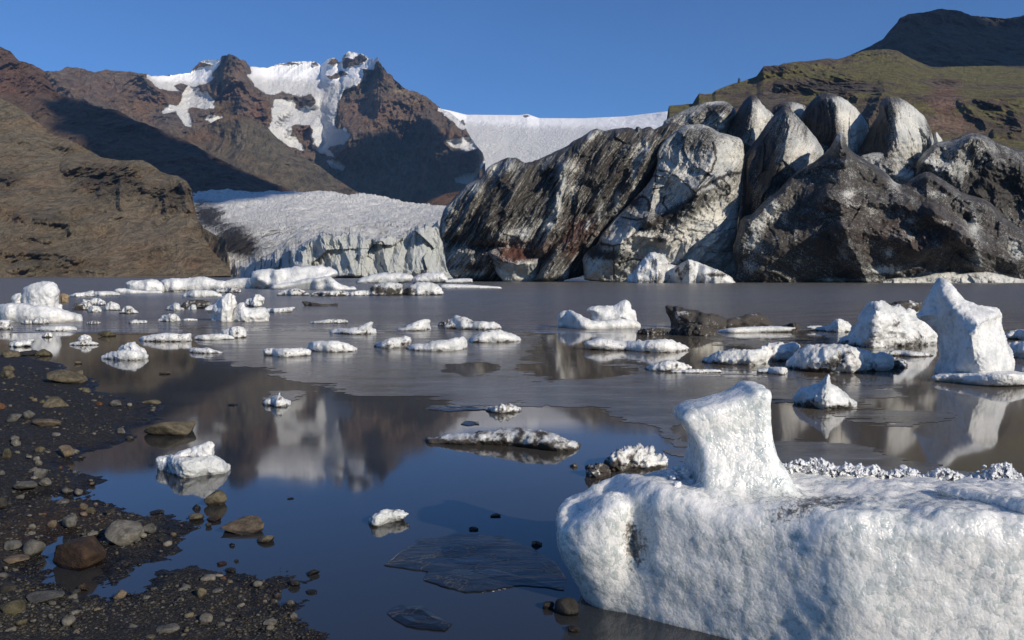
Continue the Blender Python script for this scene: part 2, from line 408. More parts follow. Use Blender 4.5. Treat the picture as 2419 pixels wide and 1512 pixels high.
def mat_water():
    m = M('lagoon_water'); p = m.pos(); x, y, z = m.sep(p)
    n = m.noise(m.map(p, (.05, .16, 1)), 1, 3, .5)
    yy = m.add(y, m.mul(m.add(n, -.5), 9.))
    rip = m.step(22., 30., yy)                                   # breeze only ruffles the open lagoon
    streak = m.noise(m.map(p, (.012, .12, 1)), 1, 5, .6)
    wob = m.noise(m.map(p, (.35, .9, 1)), 1, 2, .5)
    rough = m.mixf(rip, m.add(.05, m.mul(m.step(.45, .8, wob), .03)), m.add(.16, m.mul(streak, .14)))
    shal = m.math('SUBTRACT', 1, m.step(4.5, 14., m.add(y, m.mul(x, .9))))
    col = m.mix(shal, m.mix(m.step(20., 60., y), (.13, .108, .082), (.14, .134, .124)), (.028, .029, .03))
    h = m.noise(m.map(p, (.5, 1.6, 1)), 1, 4, .6); h2 = m.noise(m.map(p, (.7, 2., 1)), 1, 1, .5)
    nr = m.bump(m.add(m.mul(h, m.mul(rip, 3.2)), m.mul(h2, .0025)), .16, 1.0)
    return m.out(m.bsdf(col, rough, nr, **{'IOR': 1.58, 'Specular_IOR_Level': .5}))
M_WATER = mat_water()
def mat_film():
    m = M('skim_ice'); p = m.pos()
    n = m.noise(m.map(p, (.6, 1.8, 1)), 1, 6, .65); n2 = m.noise(m.map(p, (2., 9., 1)), 1, 5, .7)
    col = m.mix(m.step(.35, .75, n), (.10, .09, .076), (.18, .168, .15)); col = m.mix(m.step(.55, .8, n2), col, (.26, .25, .235))
    return m.out(m.bsdf(col, m.mixf(m.step(.3, .7, n), .09, .24), m.bump(n2, .006, .5), **{'IOR': 1.31}))
M_FILM = mat_film()
def mat_plate():
    m = M('clear_plate_ice'); p = m.pos(); n = m.noise(m.map(p, (3, 9, 3)), 1, 6, .65, .5); v = m.vor(m.map(m.node('VectorMath', {0: p, 1: m.node('VectorMath', {0: m.noise(p, 5, 4, .6, col=True), 'Scale': .35}, operation='SCALE').outputs[0]}, operation='ADD').outputs[0], (1, 2.2, 1)), 2.2, 'DISTANCE_TO_EDGE')
    line = m.math('SUBTRACT', 1, m.step(.0, .03, v))
    col = m.mix(m.step(.35, .75, n), (.006, .0065, .007), (.022, .026, .03)); col = m.mix(m.mul(line, .3), col, (.09, .10, .11))
    return m.out(m.bsdf(col, .12, m.bump(m.add(n, m.mul(line, .4)), .012, .8), **{'IOR': 1.31, 'Coat_Weight': .3}))
M_PLATE = mat_plate()
def mat_log():
    m = M('grit_covered_ice'); p = m.pos(); n = m.noise(p, 4, 6, .7); f = m.noise(p, 30, 5, .7)
    col = m.mix(m.step(.35, .75, n), (.03, .026, .022), (.10, .085, .07))
    return m.out(m.bsdf(col, .7, m.bump(m.add(n, m.mul(f, .4)), .05, .9)))
M_GRIT = mat_log()
def mat_tan():
    m = M('silt_tan'); p = m.pos(); n = m.noise(p, 2.2, 6, .7)
    return m.out(m.bsdf(m.mix(n, (.16, .11, .06), (.36, .27, .16)), .8, m.bump(n, .08, .8)))
M_TAN = mat_tan()
def mat_cloud():
    m = M('cloud_white'); return m.out(m.bsdf((.85, .85, .86), 1.))
M_CLOUD = mat_cloud()
def mat_haze(dens):
    m = M('haze_air'); n = m.node('VolumePrincipled', {'Color': (.34, .62, 1.), 'Density': dens, 'Anisotropy': .2}); return m.out(vol=n.outputs[0])
# ------------------------------------------------------------------ sun direction (low, over the right shoulder)
SUN_AZ, SUN_EL = math.radians(SUN_AZ_DEG), math.radians(SUN_EL_DEG)
SUN = np.array([math.sin(SUN_AZ) * math.cos(SUN_EL), -math.cos(SUN_AZ) * math.cos(SUN_EL), math.sin(SUN_EL)])

GRIDS = {}
def curve(crop, s):
    """x,y,d triples"""
    a, b, c, d = CROPS[crop]
    q = np.array([[float(v) for v in t.split(',')] for t in s.split()])
    return np.stack([a + b * q[:, 0], c + d * q[:, 1], q[:, 2]], -1)
def polymask(px, py, polys, w, jit=0, seed=0, grow=0.):
    q = np.stack([px.ravel(), py.ravel()], -1)
    if jit: 
        s = np.concatenate([q / (jit * 4), np.zeros((len(q), 1))], 1)
        q = q + jit * np.stack([fbm(s, 4, .6, seed + 31), fbm(s, 4, .6, seed + 57)], -1)
    m = np.zeros(len(q))
    for p in polys: m = np.maximum(m, sm(-w - grow, w - grow, polysd(q, p)[0]))
    return m.reshape(px.shape)
def tents(px, py, creases, jit=0, seed=0):
    q = np.stack([px.ravel(), py.ravel()], -1); r = np.zeros(len(q))
    if jit:
        s = np.concatenate([q / (jit * 4), np.zeros((len(q), 1))], 1)
        q = q + jit * np.stack([fbm(s, 3, .6, seed + 3), fbm(s, 3, .6, seed + 5)], -1)
    for line, amp, wid, pw in creases: r += amp * np.clip(1 - linedist(q, line) / wid, 0, 1) ** pw
    return r.reshape(px.shape)
def terrain(name, curves, nx, rows, mat, scales, basecol, colblobs=(), snow=None, unsnow=None, moss=0., mossblobs=(), creases=(), cjit=8, snowdepth=0., skyjit=0., seed=0, back=400, label=None, snowamp=.3, ends=None, cleanpolys=(), grey=(), crag=(), cragsize=12., cragamp=7.):
    px, py, d, t = loft(curves, nx, rows)
    if skyjit:
        top = t / t.max(); s = np.stack([px / 14, np.zeros_like(px), np.zeros_like(px) + seed], -1)
        py = py + skyjit * (fbm(s, 4, .65, seed) ) * sm(.75, 1, top)
    p0 = W(px, py, d)
    sn = polymask(px, py, snow, 7., 5, seed, 3.) if snow else np.zeros_like(px)
    if unsnow: sn = sn * (1 - .86 * polymask(px, py, unsnow, 2.0, 3, seed + 4))
    for x, y, rx, ry, v in grey: sn = sn - v * np.exp(-(((px - x) / rx) ** 2 + ((py - y) / ry) ** 2)) * (sn > .3)
    rel = np.zeros_like(px)
    for size, amp, kind, asp in scales:
        q = p0 * np.array([1, .4, asp]) / size
        rel += amp * ((ridged(q, 5, .5, seed + int(size)) * 2 - 1) if kind == 'r' else fbm(q, 5, .55, seed + int(size)))
    if len(crag): rel += np.clip(blobsum(px, py, crag), 0, 1.2) * cragamp * (ridged(p0 / [cragsize, cragsize * 3, cragsize * 4.5], 4, .6, seed + 9) * 2 - 1 + .7 * (ridged(p0 / [cragsize * 2.5, cragsize * 4, cragsize * 2], 4, .6, seed + 2) * 2 - 1))
    rel *= 1 - (1 - snowamp) * np.clip(sn, 0, 1)
    if len(creases): rel += tents(px, py, creases, cjit, seed)
    rel -= snowdepth * np.clip(sn, 0, 1)
    if ends is not None: rel *= sm(px.min(), px.min() + ends, px) * sm(-px.max(), -px.max() + ends, -px)
    d2 = d - rel * sm(0, .06, t / t.max() + .02)
    v = W(px, py, d2); nr, nc = px.shape
    GRIDS[name] = (px, py, d2)
    vv = backside(v.reshape(-1, 3), nr, nc, back, 0, 6); f = gridfaces(nr + 6, nc)
    col = np.tile(np.array(basecol), (nr, nc, 1))
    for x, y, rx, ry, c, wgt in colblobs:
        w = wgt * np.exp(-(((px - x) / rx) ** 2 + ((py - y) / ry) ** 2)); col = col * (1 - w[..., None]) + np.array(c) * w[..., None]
    mo = np.full(px.shape, moss) + blobsum(px, py, mossblobs)
    ext = lambda a: np.concatenate([a.reshape(nr * nc, -1), np.repeat(a[-1][None], 6, 0).reshape(6 * nc, -1)])
    at = {'col': ext(col), 'snow': ext(sn)[:, 0], 'moss': ext(mo)[:, 0], 'clean': ext(polymask(px, py, cleanpolys, 10, 6, seed))[:, 0] if cleanpolys else np.zeros(len(vv))}
    o = mesh(name, vv, f, mat, at); tag(o, label, None, None, 'structure'); return o
def cb(crop, *ts):
    a, b, c, d = CROPS[crop]; return [(a + b * x, c + d * y, b * rx, d * ry, col, w) for x, y, rx, ry, col, w in ts]
BROWN = (.10, .078, .058); DARK = (.045, .042, .042); RED = (.13, .075, .045); GREY = (.115, .10, .085); GREEN = (.062, .06, .028); PALE = (.19, .155, .105); REDB = (.105, .074, .057)

# ---- the ice cap's outlet between the peaks
terrain('icefall', [curve('P', '980,470,2500 1200,430,2500 1750,400,2300'), curve('P', '980,330,3000 1200,340,3000 1750,320,2800'),
        curve('P', '980,262,3400 1041,257,3400 1061,261,3500 1101,271,3600 1225,272,3600 1245,269.5,3600 1273,279,3600 1377,279.5,3600 1477,275,3500 1573,263.5,3300 1750,250,3300')],
        520, [60, 70], M_FAR, [(160, 26, 'f', 1), (45, 7, 'r', .7), (18, 3, 'r', .8)], GREY, snow=[pl('P', '900,100 1900,100 1900,560 900,560')],
        unsnow=[pl('c2', '1030,515 1045,510 1058,540 1048,560 1035,540'), pl('c2', '1395,490 1425,483 1440,492 1420,500 1400,500')],
        seed=3, back=900, label='bright white icefall spilling between the brown peaks', snowamp=.9,
        grey=[(1240, 335, 60, 12, .12), (1330, 350, 60, 18, .1)], cleanpolys=[pl('P', '1000,240 1700,240 1700,305 1230,300 1060,290')])
# ---- snow-capped massif
SKY = '60.0,176.0,2500 103.0,168.0,2600 140.0,168.0,2600 159.0,158.0,2650 195.0,162.0,2650 222.0,171.0,2650 248.0,165.0,2700 300.0,169.0,2700 347.0,175.0,2700 357.0,181.0,2750 400.0,178.0,2900 447.0,173.0,3000 448.0,171.8,3005 454.3,163.8,3033 461.8,156.3,3050 473.0,145.1,3050 479.2,143.3,3050 499.2,142.1,3050 516.1,140.6,3008 517.6,147.6,3004 519.6,140.1,2995 523.6,133.3,2967 527.9,130.9,2945 536.6,131.3,2919 539.6,127.4,2910 546.6,129.4,2900 559.1,133.8,2900 566.5,140.8,2900 570.3,142.1,2900 580.3,143.8,2931 584.0,150.8,2943 586.5,152.6,2954 590.2,158.3,2985 632.7,160.0,3195 646.4,155.1,3225 668.8,149.3,3250 693.8,145.8,3250 723.7,145.1,3250 736.2,145.1,3250 746.2,146.3,3250 753.7,151.3,3239 756.2,155.1,3231 761.1,150.8,3215 771.1,141.3,3168 786.1,135.8,3120 791.1,136.8,3120 798.1,143.8,3120 799.8,145.8,3120 806.1,145.8,3106 808.6,136.3,3095 811.0,131.3,3084 823.5,122.9,3060 836.0,123.4,3060 848.5,126.9,3060 857.2,128.4,3054 861.0,132.6,3051 865.9,133.3,3040 869.7,138.8,3031 878.4,138.3,3009 883.4,140.1,2997 889.6,135.8,2983 892.9,135.8,2971 894.6,146.3,2962 900.4,151.3,2944 901.6,157.5,2942 905.9,159.3,2935 910.9,166.3,2923 914.6,173.3,2909 918.3,174.3,2898 927.1,178.8,2883 928.8,185.7,2880 930.8,187.5,2875 943.3,198.7,2846 955.8,208.7,2826 967.2,213.7,2811 975.0,214.0,2800 1005.0,227.0,2750 1022.0,241.0,2720 1041.0,257.0,2700 1062.0,266.0,2650 1080.0,280.0,2600 1093.0,290.0,2580 1105.0,315.0,2560 1122.0,340.0,2500 1140.0,362.0,2470 1146.0,382.0,2450'
snowp = [pl('p', '-160,290 0,296 190,283 250,262 350,150 450,140 530,135 520,215 440,330 380,365 280,380 215,375 160,372 190,440 120,440 40,430 -40,400'),
         pl('p', '190,390 260,385 330,420 300,450 400,455 430,500 470,520 460,600 380,600 250,590 220,620 250,700 250,760 200,760 160,680 110,620 0,640 60,580 130,570 180,500 170,450'),
         pl('p', '430,670 540,690 460,750 410,700'),
         pl('p', '800,200 900,212 990,212 1080,190 1200,160 1460,165 1480,190 1540,140 1610,120 1650,165 1690,110 1760,65 1850,80 1920,110 1960,130 2030,115 1990,230 1880,220 1870,330 1800,390 1690,420 1650,520 1620,620 1600,720 1640,800 1720,800 1750,850 1700,930 1600,940 1540,980 1590,1045 1500,1020 1400,960 1430,900 1400,860 1420,830 1400,760 1370,700 1400,600 1440,560 1440,520 1400,460 1330,465 1230,465 1120,430 1060,455 960,450 900,410 860,370 850,330 810,290'),
         pl('p', '1060,520 1110,515 1240,545 1240,605 1130,612 1050,570'),
         pl('p', '1020,600 1100,590 1250,610 1370,600 1400,640 1370,740 1250,745 1200,770 1200,860 1280,930 1310,1000 1200,960 1110,890 1020,830 1000,790 1030,710 1010,650'),
         pl('c2', '950,645 1080,620 1110,640 1120,680 1060,690 1010,680'), pl('c2', '1000,865 1060,840 1110,830 1180,760 1240,760 1240,900 1000,880'),
         pl('p', '1560,1110 1640,1090 1700,1150 1690,1180 1600,1150'), pl('c2', '900,452 960,455 1000,500 1050,560 1020,560 980,510')]
unsnowp = [pl('p', '525,200 560,100 610,88 640,100 640,130 690,130 730,150 780,160 820,210 828,270 800,280 740,250 640,240 540,290 450,300 470,240'),
           pl('p', '250,250 330,160 380,165 460,185 430,200 330,215'), pl('p', '1690,120 1740,110 1790,130 1850,90 1890,95 1930,130 1890,160 1840,190 1760,210 1720,240 1690,210'),
           pl('p', '1530,280 1600,285 1680,240 1750,270 1700,290 1620,325 1560,320'), pl('p', '1590,130 1640,125 1650,165 1600,190 1540,185'), pl('p', '1080,188 1200,165 1310,178 1150,188'), pl('p', '1400,180 1440,160 1472,185 1420,195'),
           pl('p', '1875,225 1990,240 2000,170 2040,130 2060,200 2110,270 1900,300'), pl('p', '105,385 160,368 215,385 185,440 140,425'),
           pl('p', '240,600 310,590 350,640 280,660')]
mcre = [(pl('p', '620,90 650,250 720,340 830,450 880,520 960,600 1010,720 960,800'), 150, 70, 1.2), (pl('p', '620,90 560,290 470,440 450,560'), 110, 60, 1.2),
        (pl('p', '830,330 960,480 1010,560'), 40, 30, 1.2), (pl('p', '960,470 1100,430 1250,480 1440,500'), 90, 28, 1), (pl('p', '1220,800 1300,750 1400,780 1400,900'), 70, 28, 1),
        (pl('p', '2030,120 1900,330 1720,430 1640,640 1700,800'), 190, 90, 1.1), (pl('p', '2030,120 2120,420 2060,600 1980,760 1900,900'), 120, 80, 1.2), (pl('c2', '560,400 640,400 720,430 820,520 900,620 980,700 1160,720'), 110, 60, 1.2),
        (pl('c2', '640,270 800,370 900,450 1000,560 1070,600'), 90, 50, 1.2), (pl('c2', '890,590 1040,600'), 40, 22, 1), (pl('P', '103,168 200,240 300,290'), 60, 60, 1.2), (pl('P', '350,178 380,215 400,250'), 60, 40, 1.2)]
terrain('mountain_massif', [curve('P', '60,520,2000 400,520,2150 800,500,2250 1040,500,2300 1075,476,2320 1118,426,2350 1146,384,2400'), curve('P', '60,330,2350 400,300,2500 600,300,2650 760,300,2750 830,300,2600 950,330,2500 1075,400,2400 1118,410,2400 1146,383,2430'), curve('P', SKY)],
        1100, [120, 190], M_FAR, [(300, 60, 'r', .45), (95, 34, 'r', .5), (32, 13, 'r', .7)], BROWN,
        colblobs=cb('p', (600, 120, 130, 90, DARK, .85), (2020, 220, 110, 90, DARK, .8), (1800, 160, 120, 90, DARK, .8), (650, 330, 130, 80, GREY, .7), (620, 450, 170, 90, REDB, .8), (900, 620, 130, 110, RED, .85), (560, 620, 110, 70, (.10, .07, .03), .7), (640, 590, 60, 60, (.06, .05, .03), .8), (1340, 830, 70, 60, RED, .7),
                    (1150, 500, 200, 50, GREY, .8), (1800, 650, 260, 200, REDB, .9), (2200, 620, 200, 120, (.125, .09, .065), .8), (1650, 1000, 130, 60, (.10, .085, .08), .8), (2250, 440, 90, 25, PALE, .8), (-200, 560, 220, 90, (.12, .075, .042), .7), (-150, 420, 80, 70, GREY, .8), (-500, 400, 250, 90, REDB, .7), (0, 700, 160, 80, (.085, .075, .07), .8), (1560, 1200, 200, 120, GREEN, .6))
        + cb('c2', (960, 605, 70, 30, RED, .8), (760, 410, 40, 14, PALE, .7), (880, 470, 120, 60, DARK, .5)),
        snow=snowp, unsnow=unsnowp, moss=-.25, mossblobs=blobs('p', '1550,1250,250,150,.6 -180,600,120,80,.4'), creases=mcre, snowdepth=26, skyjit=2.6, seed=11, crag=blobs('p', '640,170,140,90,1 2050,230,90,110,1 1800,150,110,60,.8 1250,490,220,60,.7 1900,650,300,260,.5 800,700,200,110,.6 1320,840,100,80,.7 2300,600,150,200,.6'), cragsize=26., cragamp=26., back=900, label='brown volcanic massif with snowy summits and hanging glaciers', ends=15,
        cleanpolys=[pl('p', '-160,280 530,130 520,230 380,360 100,350 -60,360'), pl('p', '820,195 1460,155 1900,60 2040,120 1880,330 1600,360 1300,330 950,330 840,300')],
        grey=[(660, 285, 40, 26, .42), (690, 270, 22, 12, .25), (665, 300, 25, 30, .1), (425, 205, 30, 20, .2), (440, 235, 40, 30, .25), (760, 325, 50, 25, .12)])
# ---- pyramid-shaped foothill in front of it
terrain('foothill', [curve('P', '330,520,1950 600,520,1950 950,520,2000'), curve('P', '330,480,2050 500,400,2150 640,400,2150 800,470,2100 950,500,2050'),
        curve('P', '330,450,2150 380,380,2180 432,325,2250 470,305,2280 516,281,2300 555,272,2320 595,276,2320 634,305,2300 674,346,2270 716,372,2250 754,392,2220 790,420,2200 840,452,2150 950,490,2100')],
        420, [60, 120], M_FAR, [(220, 34, 'r', .4), (70, 17, 'r', .4), (25, 7, 'f', .6)], (.082, .070, .050), colblobs=cb('p', (600, 680, 300, 40, (.11, .065, .035), .6), (350, 850, 150, 80, (.11, .065, .04), .6), (900, 1000, 300, 150, (.085, .078, .055), .5)),
        moss=-.12, mossblobs=blobs('p', '1350,1250,300,120,.5 800,1000,300,150,.14'), creases=[(pl('p', '700,660 760,900 700,1200'), 60, 110, 1.2), (pl('p', '700,660 1000,880 1250,1200'), 40, 70, 1.2)], seed=23, back=500, label='dull olive pyramid foothill below the snowy peaks')
# ---- the long dark ridge on the left
terrain('shadowed_ridge', [curve('P', '-1000,525,1050 -160,520,1050 300,520,1050 760,520,1100'), curve('P', '-1000,500,1250 -500,330,1350 -160,300,1350 100,290,1350 300,360,1300 500,430,1250 760,480,1200'),
        curve('P', '-1000,470,1400 -700,250,1600 -400,110,1700 -160,60,1700 0,111,1650 24,121,1640 44,143,1630 79,153,1600 103,167,1580 120,200,1560 139,224,1540 170,232,1520 198,237,1500 238,256,1490 278,260,1480 317,284,1460 345,292,1450 397,315,1430 436,331,1420 516,375,1380 575,403,1350 615,422,1330 694,450,1300 760,470,1280')],
        1000, [90, 130], M_MID, [(170, 30, 'r', .4), (55, 15, 'r', .5), (18, 6, 'r', .7)], (.095, .066, .047), colblobs=[(20, 200, 110, 70, (.105, .066, .048), .85), (60, 300, 120, 60, (.10, .076, .054), .6), (250, 330, 120, 80, (.07, .05, .04), .5)],
        moss=-.1, mossblobs=[(70, 200, 40, 30, .3), (120, 235, 60, 20, .35), (20, 160, 30, 20, .2)], creases=[(pl('P', '-100,90 40,150 139,224 317,284'), 25, 40, 1.2)], skyjit=2.0, seed=31, back=500, label='long reddish ridge sloping right behind the left hillside')
# ---- moraine hump behind the tongue
terrain('moraine_hill', [curve('P', '980,500,1150 1160,500,1150'), curve('P', '980,490,1250 1000,482,1250 1020,470,1250 1050,458,1250 1085,452,1250 1110,452,1250 1140,465,1250 1160,480,1250')], 60, [30], M_MID, [(60, 5, 'f', .6)], (.10, .066, .046), moss=-.3, seed=5, back=150)
# ---- right-hand hills
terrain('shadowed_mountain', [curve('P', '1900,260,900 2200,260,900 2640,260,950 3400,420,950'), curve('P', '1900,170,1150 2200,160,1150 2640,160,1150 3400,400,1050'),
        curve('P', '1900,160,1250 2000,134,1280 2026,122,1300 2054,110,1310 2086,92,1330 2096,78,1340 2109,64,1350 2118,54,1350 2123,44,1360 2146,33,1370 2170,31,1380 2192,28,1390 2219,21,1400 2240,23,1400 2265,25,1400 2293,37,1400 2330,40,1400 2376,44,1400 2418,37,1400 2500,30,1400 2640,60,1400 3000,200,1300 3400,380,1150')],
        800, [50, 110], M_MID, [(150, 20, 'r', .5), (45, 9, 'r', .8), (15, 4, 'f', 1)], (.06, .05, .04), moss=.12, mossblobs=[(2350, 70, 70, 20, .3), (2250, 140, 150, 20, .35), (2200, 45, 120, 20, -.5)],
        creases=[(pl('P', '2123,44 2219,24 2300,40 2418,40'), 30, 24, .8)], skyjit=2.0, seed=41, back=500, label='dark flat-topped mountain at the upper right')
hb = [(pl('c3', '540,370 640,350 800,325 930,310'), 26, 18, .8), (pl('c3', '640,440 800,430 880,390 1000,390'), 22, 16, .8), (pl('c3', '1000,270 1180,260 1300,310'), 20, 30, 1), (pl('c3', '800,460 950,470 1040,500'), 16, 14, .8),
      (pl('c3', '1380,420 1500,410 1560,420'), 14, 14, .8), (pl('c3', '1180,440 1150,520 1100,620'), 18, 22, 1), (pl('c3', '1580,530 1700,640'), 14, 18, 1), (pl('c3', '1650,520 1780,540'), 10, 10, .8), (pl('c3', '1840,590 1890,660 1740,690'), 12, 14, .8)]
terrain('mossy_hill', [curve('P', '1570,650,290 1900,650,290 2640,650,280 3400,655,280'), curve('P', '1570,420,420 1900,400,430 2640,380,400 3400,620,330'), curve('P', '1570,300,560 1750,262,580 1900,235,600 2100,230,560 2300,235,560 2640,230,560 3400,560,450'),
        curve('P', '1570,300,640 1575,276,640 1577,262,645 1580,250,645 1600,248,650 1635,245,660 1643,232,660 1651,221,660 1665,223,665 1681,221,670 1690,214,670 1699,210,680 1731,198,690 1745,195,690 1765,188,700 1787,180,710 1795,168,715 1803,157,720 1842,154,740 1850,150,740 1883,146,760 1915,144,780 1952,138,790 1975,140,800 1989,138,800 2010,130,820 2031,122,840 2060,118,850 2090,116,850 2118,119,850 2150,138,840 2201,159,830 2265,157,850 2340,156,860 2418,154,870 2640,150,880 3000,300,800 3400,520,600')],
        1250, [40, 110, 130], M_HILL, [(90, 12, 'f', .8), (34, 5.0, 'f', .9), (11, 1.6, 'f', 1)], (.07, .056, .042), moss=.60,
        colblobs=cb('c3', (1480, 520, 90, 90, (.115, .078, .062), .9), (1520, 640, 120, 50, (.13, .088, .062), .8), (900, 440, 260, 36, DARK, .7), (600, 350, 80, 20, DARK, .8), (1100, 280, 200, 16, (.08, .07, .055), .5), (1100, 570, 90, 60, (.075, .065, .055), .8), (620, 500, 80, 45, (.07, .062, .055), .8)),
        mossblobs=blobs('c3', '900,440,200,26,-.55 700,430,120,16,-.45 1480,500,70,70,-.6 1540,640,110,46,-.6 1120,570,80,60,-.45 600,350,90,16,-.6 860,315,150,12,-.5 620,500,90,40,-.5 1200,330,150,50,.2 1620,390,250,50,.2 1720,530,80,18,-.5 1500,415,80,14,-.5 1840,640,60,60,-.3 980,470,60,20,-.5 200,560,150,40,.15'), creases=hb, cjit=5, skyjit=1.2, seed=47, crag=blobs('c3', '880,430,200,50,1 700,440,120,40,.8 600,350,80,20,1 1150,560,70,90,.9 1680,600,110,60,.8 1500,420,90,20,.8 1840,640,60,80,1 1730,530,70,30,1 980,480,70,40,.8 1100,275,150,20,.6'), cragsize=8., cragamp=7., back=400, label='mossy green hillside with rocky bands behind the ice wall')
# small rock pinnacle on the skyline of the hill
def pinnacle():
    b = W(1745, 196, 690); n = 9; v = []; 
    prof = [(0, 1.7), (1.5, 1.3), (3, 1.0), (4, 1.1), (5, .7), (5.8, .2)]
    for h, r in prof:
        for k in range(n): a = 2 * math.pi * k / n; v.append([b[0] + r * math.cos(a), b[1] + r * math.sin(a), b[2] - 1.5 + h])
    v = np.array(v); v += .5 * np.stack([noise(v * .6, 1), noise(v * .6, 2), noise(v * .6, 3) * .4], -1)
    i = np.arange(len(prof) * n).reshape(len(prof), n); f = np.stack([i[:-1], np.roll(i[:-1], -1, 1), np.roll(i[1:], -1, 1), i[1:]], -1).reshape(-1, 4)
    f = np.concatenate([f, [[i[-1, 0], i[-1, 2], i[-1, 4], i[-1, 6]]]])
    o = mesh('rock_pinnacle', v, f, M_HILL, {'col': np.tile(DARK, (len(v), 1)), 'snow': np.zeros(len(v)), 'moss': np.full(len(v), -.3), 'clean': np.zeros(len(v))})
    tag(o, 'tiny dark rock pinnacle on the skyline of the mossy hill', 'rock')
pinnacle()
# ---- left hillside dropping to the lagoon
lc = [(pl('c1', '420,790 560,800 700,790 780,800'), 16, 26, .7), (pl('c1', '620,830 600,960'), 10, 12, 1), (pl('c1', '710,850 720,1040'), 12, 12, 1), (pl('c1', '860,900 980,930 1080,880 1140,930'), 12, 22, .8), (pl('c1', '980,930 990,1090'), 9, 12, 1), (pl('c1', '1080,900 1120,1060'), 9, 12, 1),
      (pl('c1', '0,850 60,880 130,850'), 8, 12, .8), (pl('c1', '330,660 440,700'), 7, 10, .8), (pl('c1', '80,630 160,650'), 6, 9, .8), (pl('c1', '100,1100 330,1110 400,1140'), 8, 14, .8), (pl('c1', '0,1310 120,1310 330,1320 440,1340'), 9, 14, .8), (pl('c1', '360,1060 420,1120 420,1180'), 6, 10, 1), (pl('c1', '0,1040 120,1090'), 6, 10, .8), (pl('c1', '640,1060 720,1090'), 5, 8, 1), (pl('c1', '40,1200 300,1230'), 6, 12, .8), (pl('c1', '0,1400 300,1410 620,1420'), 5, 14, .8)]
terrain('hillside', [curve('P', '-1000,657,430 -200,657,430 0,655.5,436 300,655,440 500,655,445 545,652,445'), curve('P', '-1000,640,470 -500,520,520 -200,500,520 0,500,520 200,500,520 330,560,490 430,590,470 500,630,455 545,645,448'),
        curve('P', '-1000,620,500 -500,420,600 -200,380,610 0,400,600 150,420,590 300,440,570 400,470,545 456,520,515 500,590,480 545,642,450'),
        curve('P', '-1000,600,560 -600,330,700 -350,190,750 -200,150,760 0,231,740 60,263,720 90,290,705 127,320,690 170,333,670 200,350,660 238,371,645 258,375,640 290,379,630 317,378,625 337,378,620 360,390,610 381,407,600 405,414,595 420,415,590 440,428,575 453,448,560 457,480,545 466,515,520 480,538,500 510,556,485 531,563,475 537,590,465 545,640,452')],
        960, [90, 70, 90], M_NEAR, [(70, 8, 'r', .5), (24, 3.4, 'r', .6), (8, 1.0, 'f', 1.)], (.112, .096, .068), moss=-.04,
        colblobs=cb('c1', (600, 880, 190, 90, (.048, .042, .036), .9), (1020, 980, 120, 90, (.055, .047, .038), .85), (60, 870, 90, 50, (.05, .045, .038), .8), (250, 1330, 200, 60, (.06, .052, .042), .7), (900, 1200, 300, 130, (.105, .09, .07), .7), (250, 900, 80, 40, (.14, .095, .06), .6), (110, 1110, 50, 30, (.15, .085, .045), .6), (1150, 1380, 90, 40, (.13, .082, .05), .6), (1290, 1290, 60, 60, (.10, .072, .05), .6), (250, 1110, 120, 40, (.06, .052, .042), .6)),
        mossblobs=blobs('c1', '540,690,180,60,.5 60,640,90,60,.5 850,790,150,40,.55 1070,890,60,40,.4 370,760,60,60,.35 1080,1130,80,40,.3 480,850,60,60,.15 150,560,200,60,.15'), creases=lc, cjit=6, skyjit=1.5, seed=53, crag=blobs('c1', '600,880,180,110,1.1 780,900,100,100,.8 1020,980,130,110,1.1 60,870,90,60,.8 250,1110,160,50,.5 420,1140,80,90,.6 100,1340,200,60,.7 400,1360,150,60,.6 140,640,70,40,.6 370,680,80,40,.7 300,1410,300,40,.7 690,1090,60,40,.6'), cragsize=9., cragamp=7., back=300, ends=10, label='brown scree hillside with dark crags dropping to the lagoon')

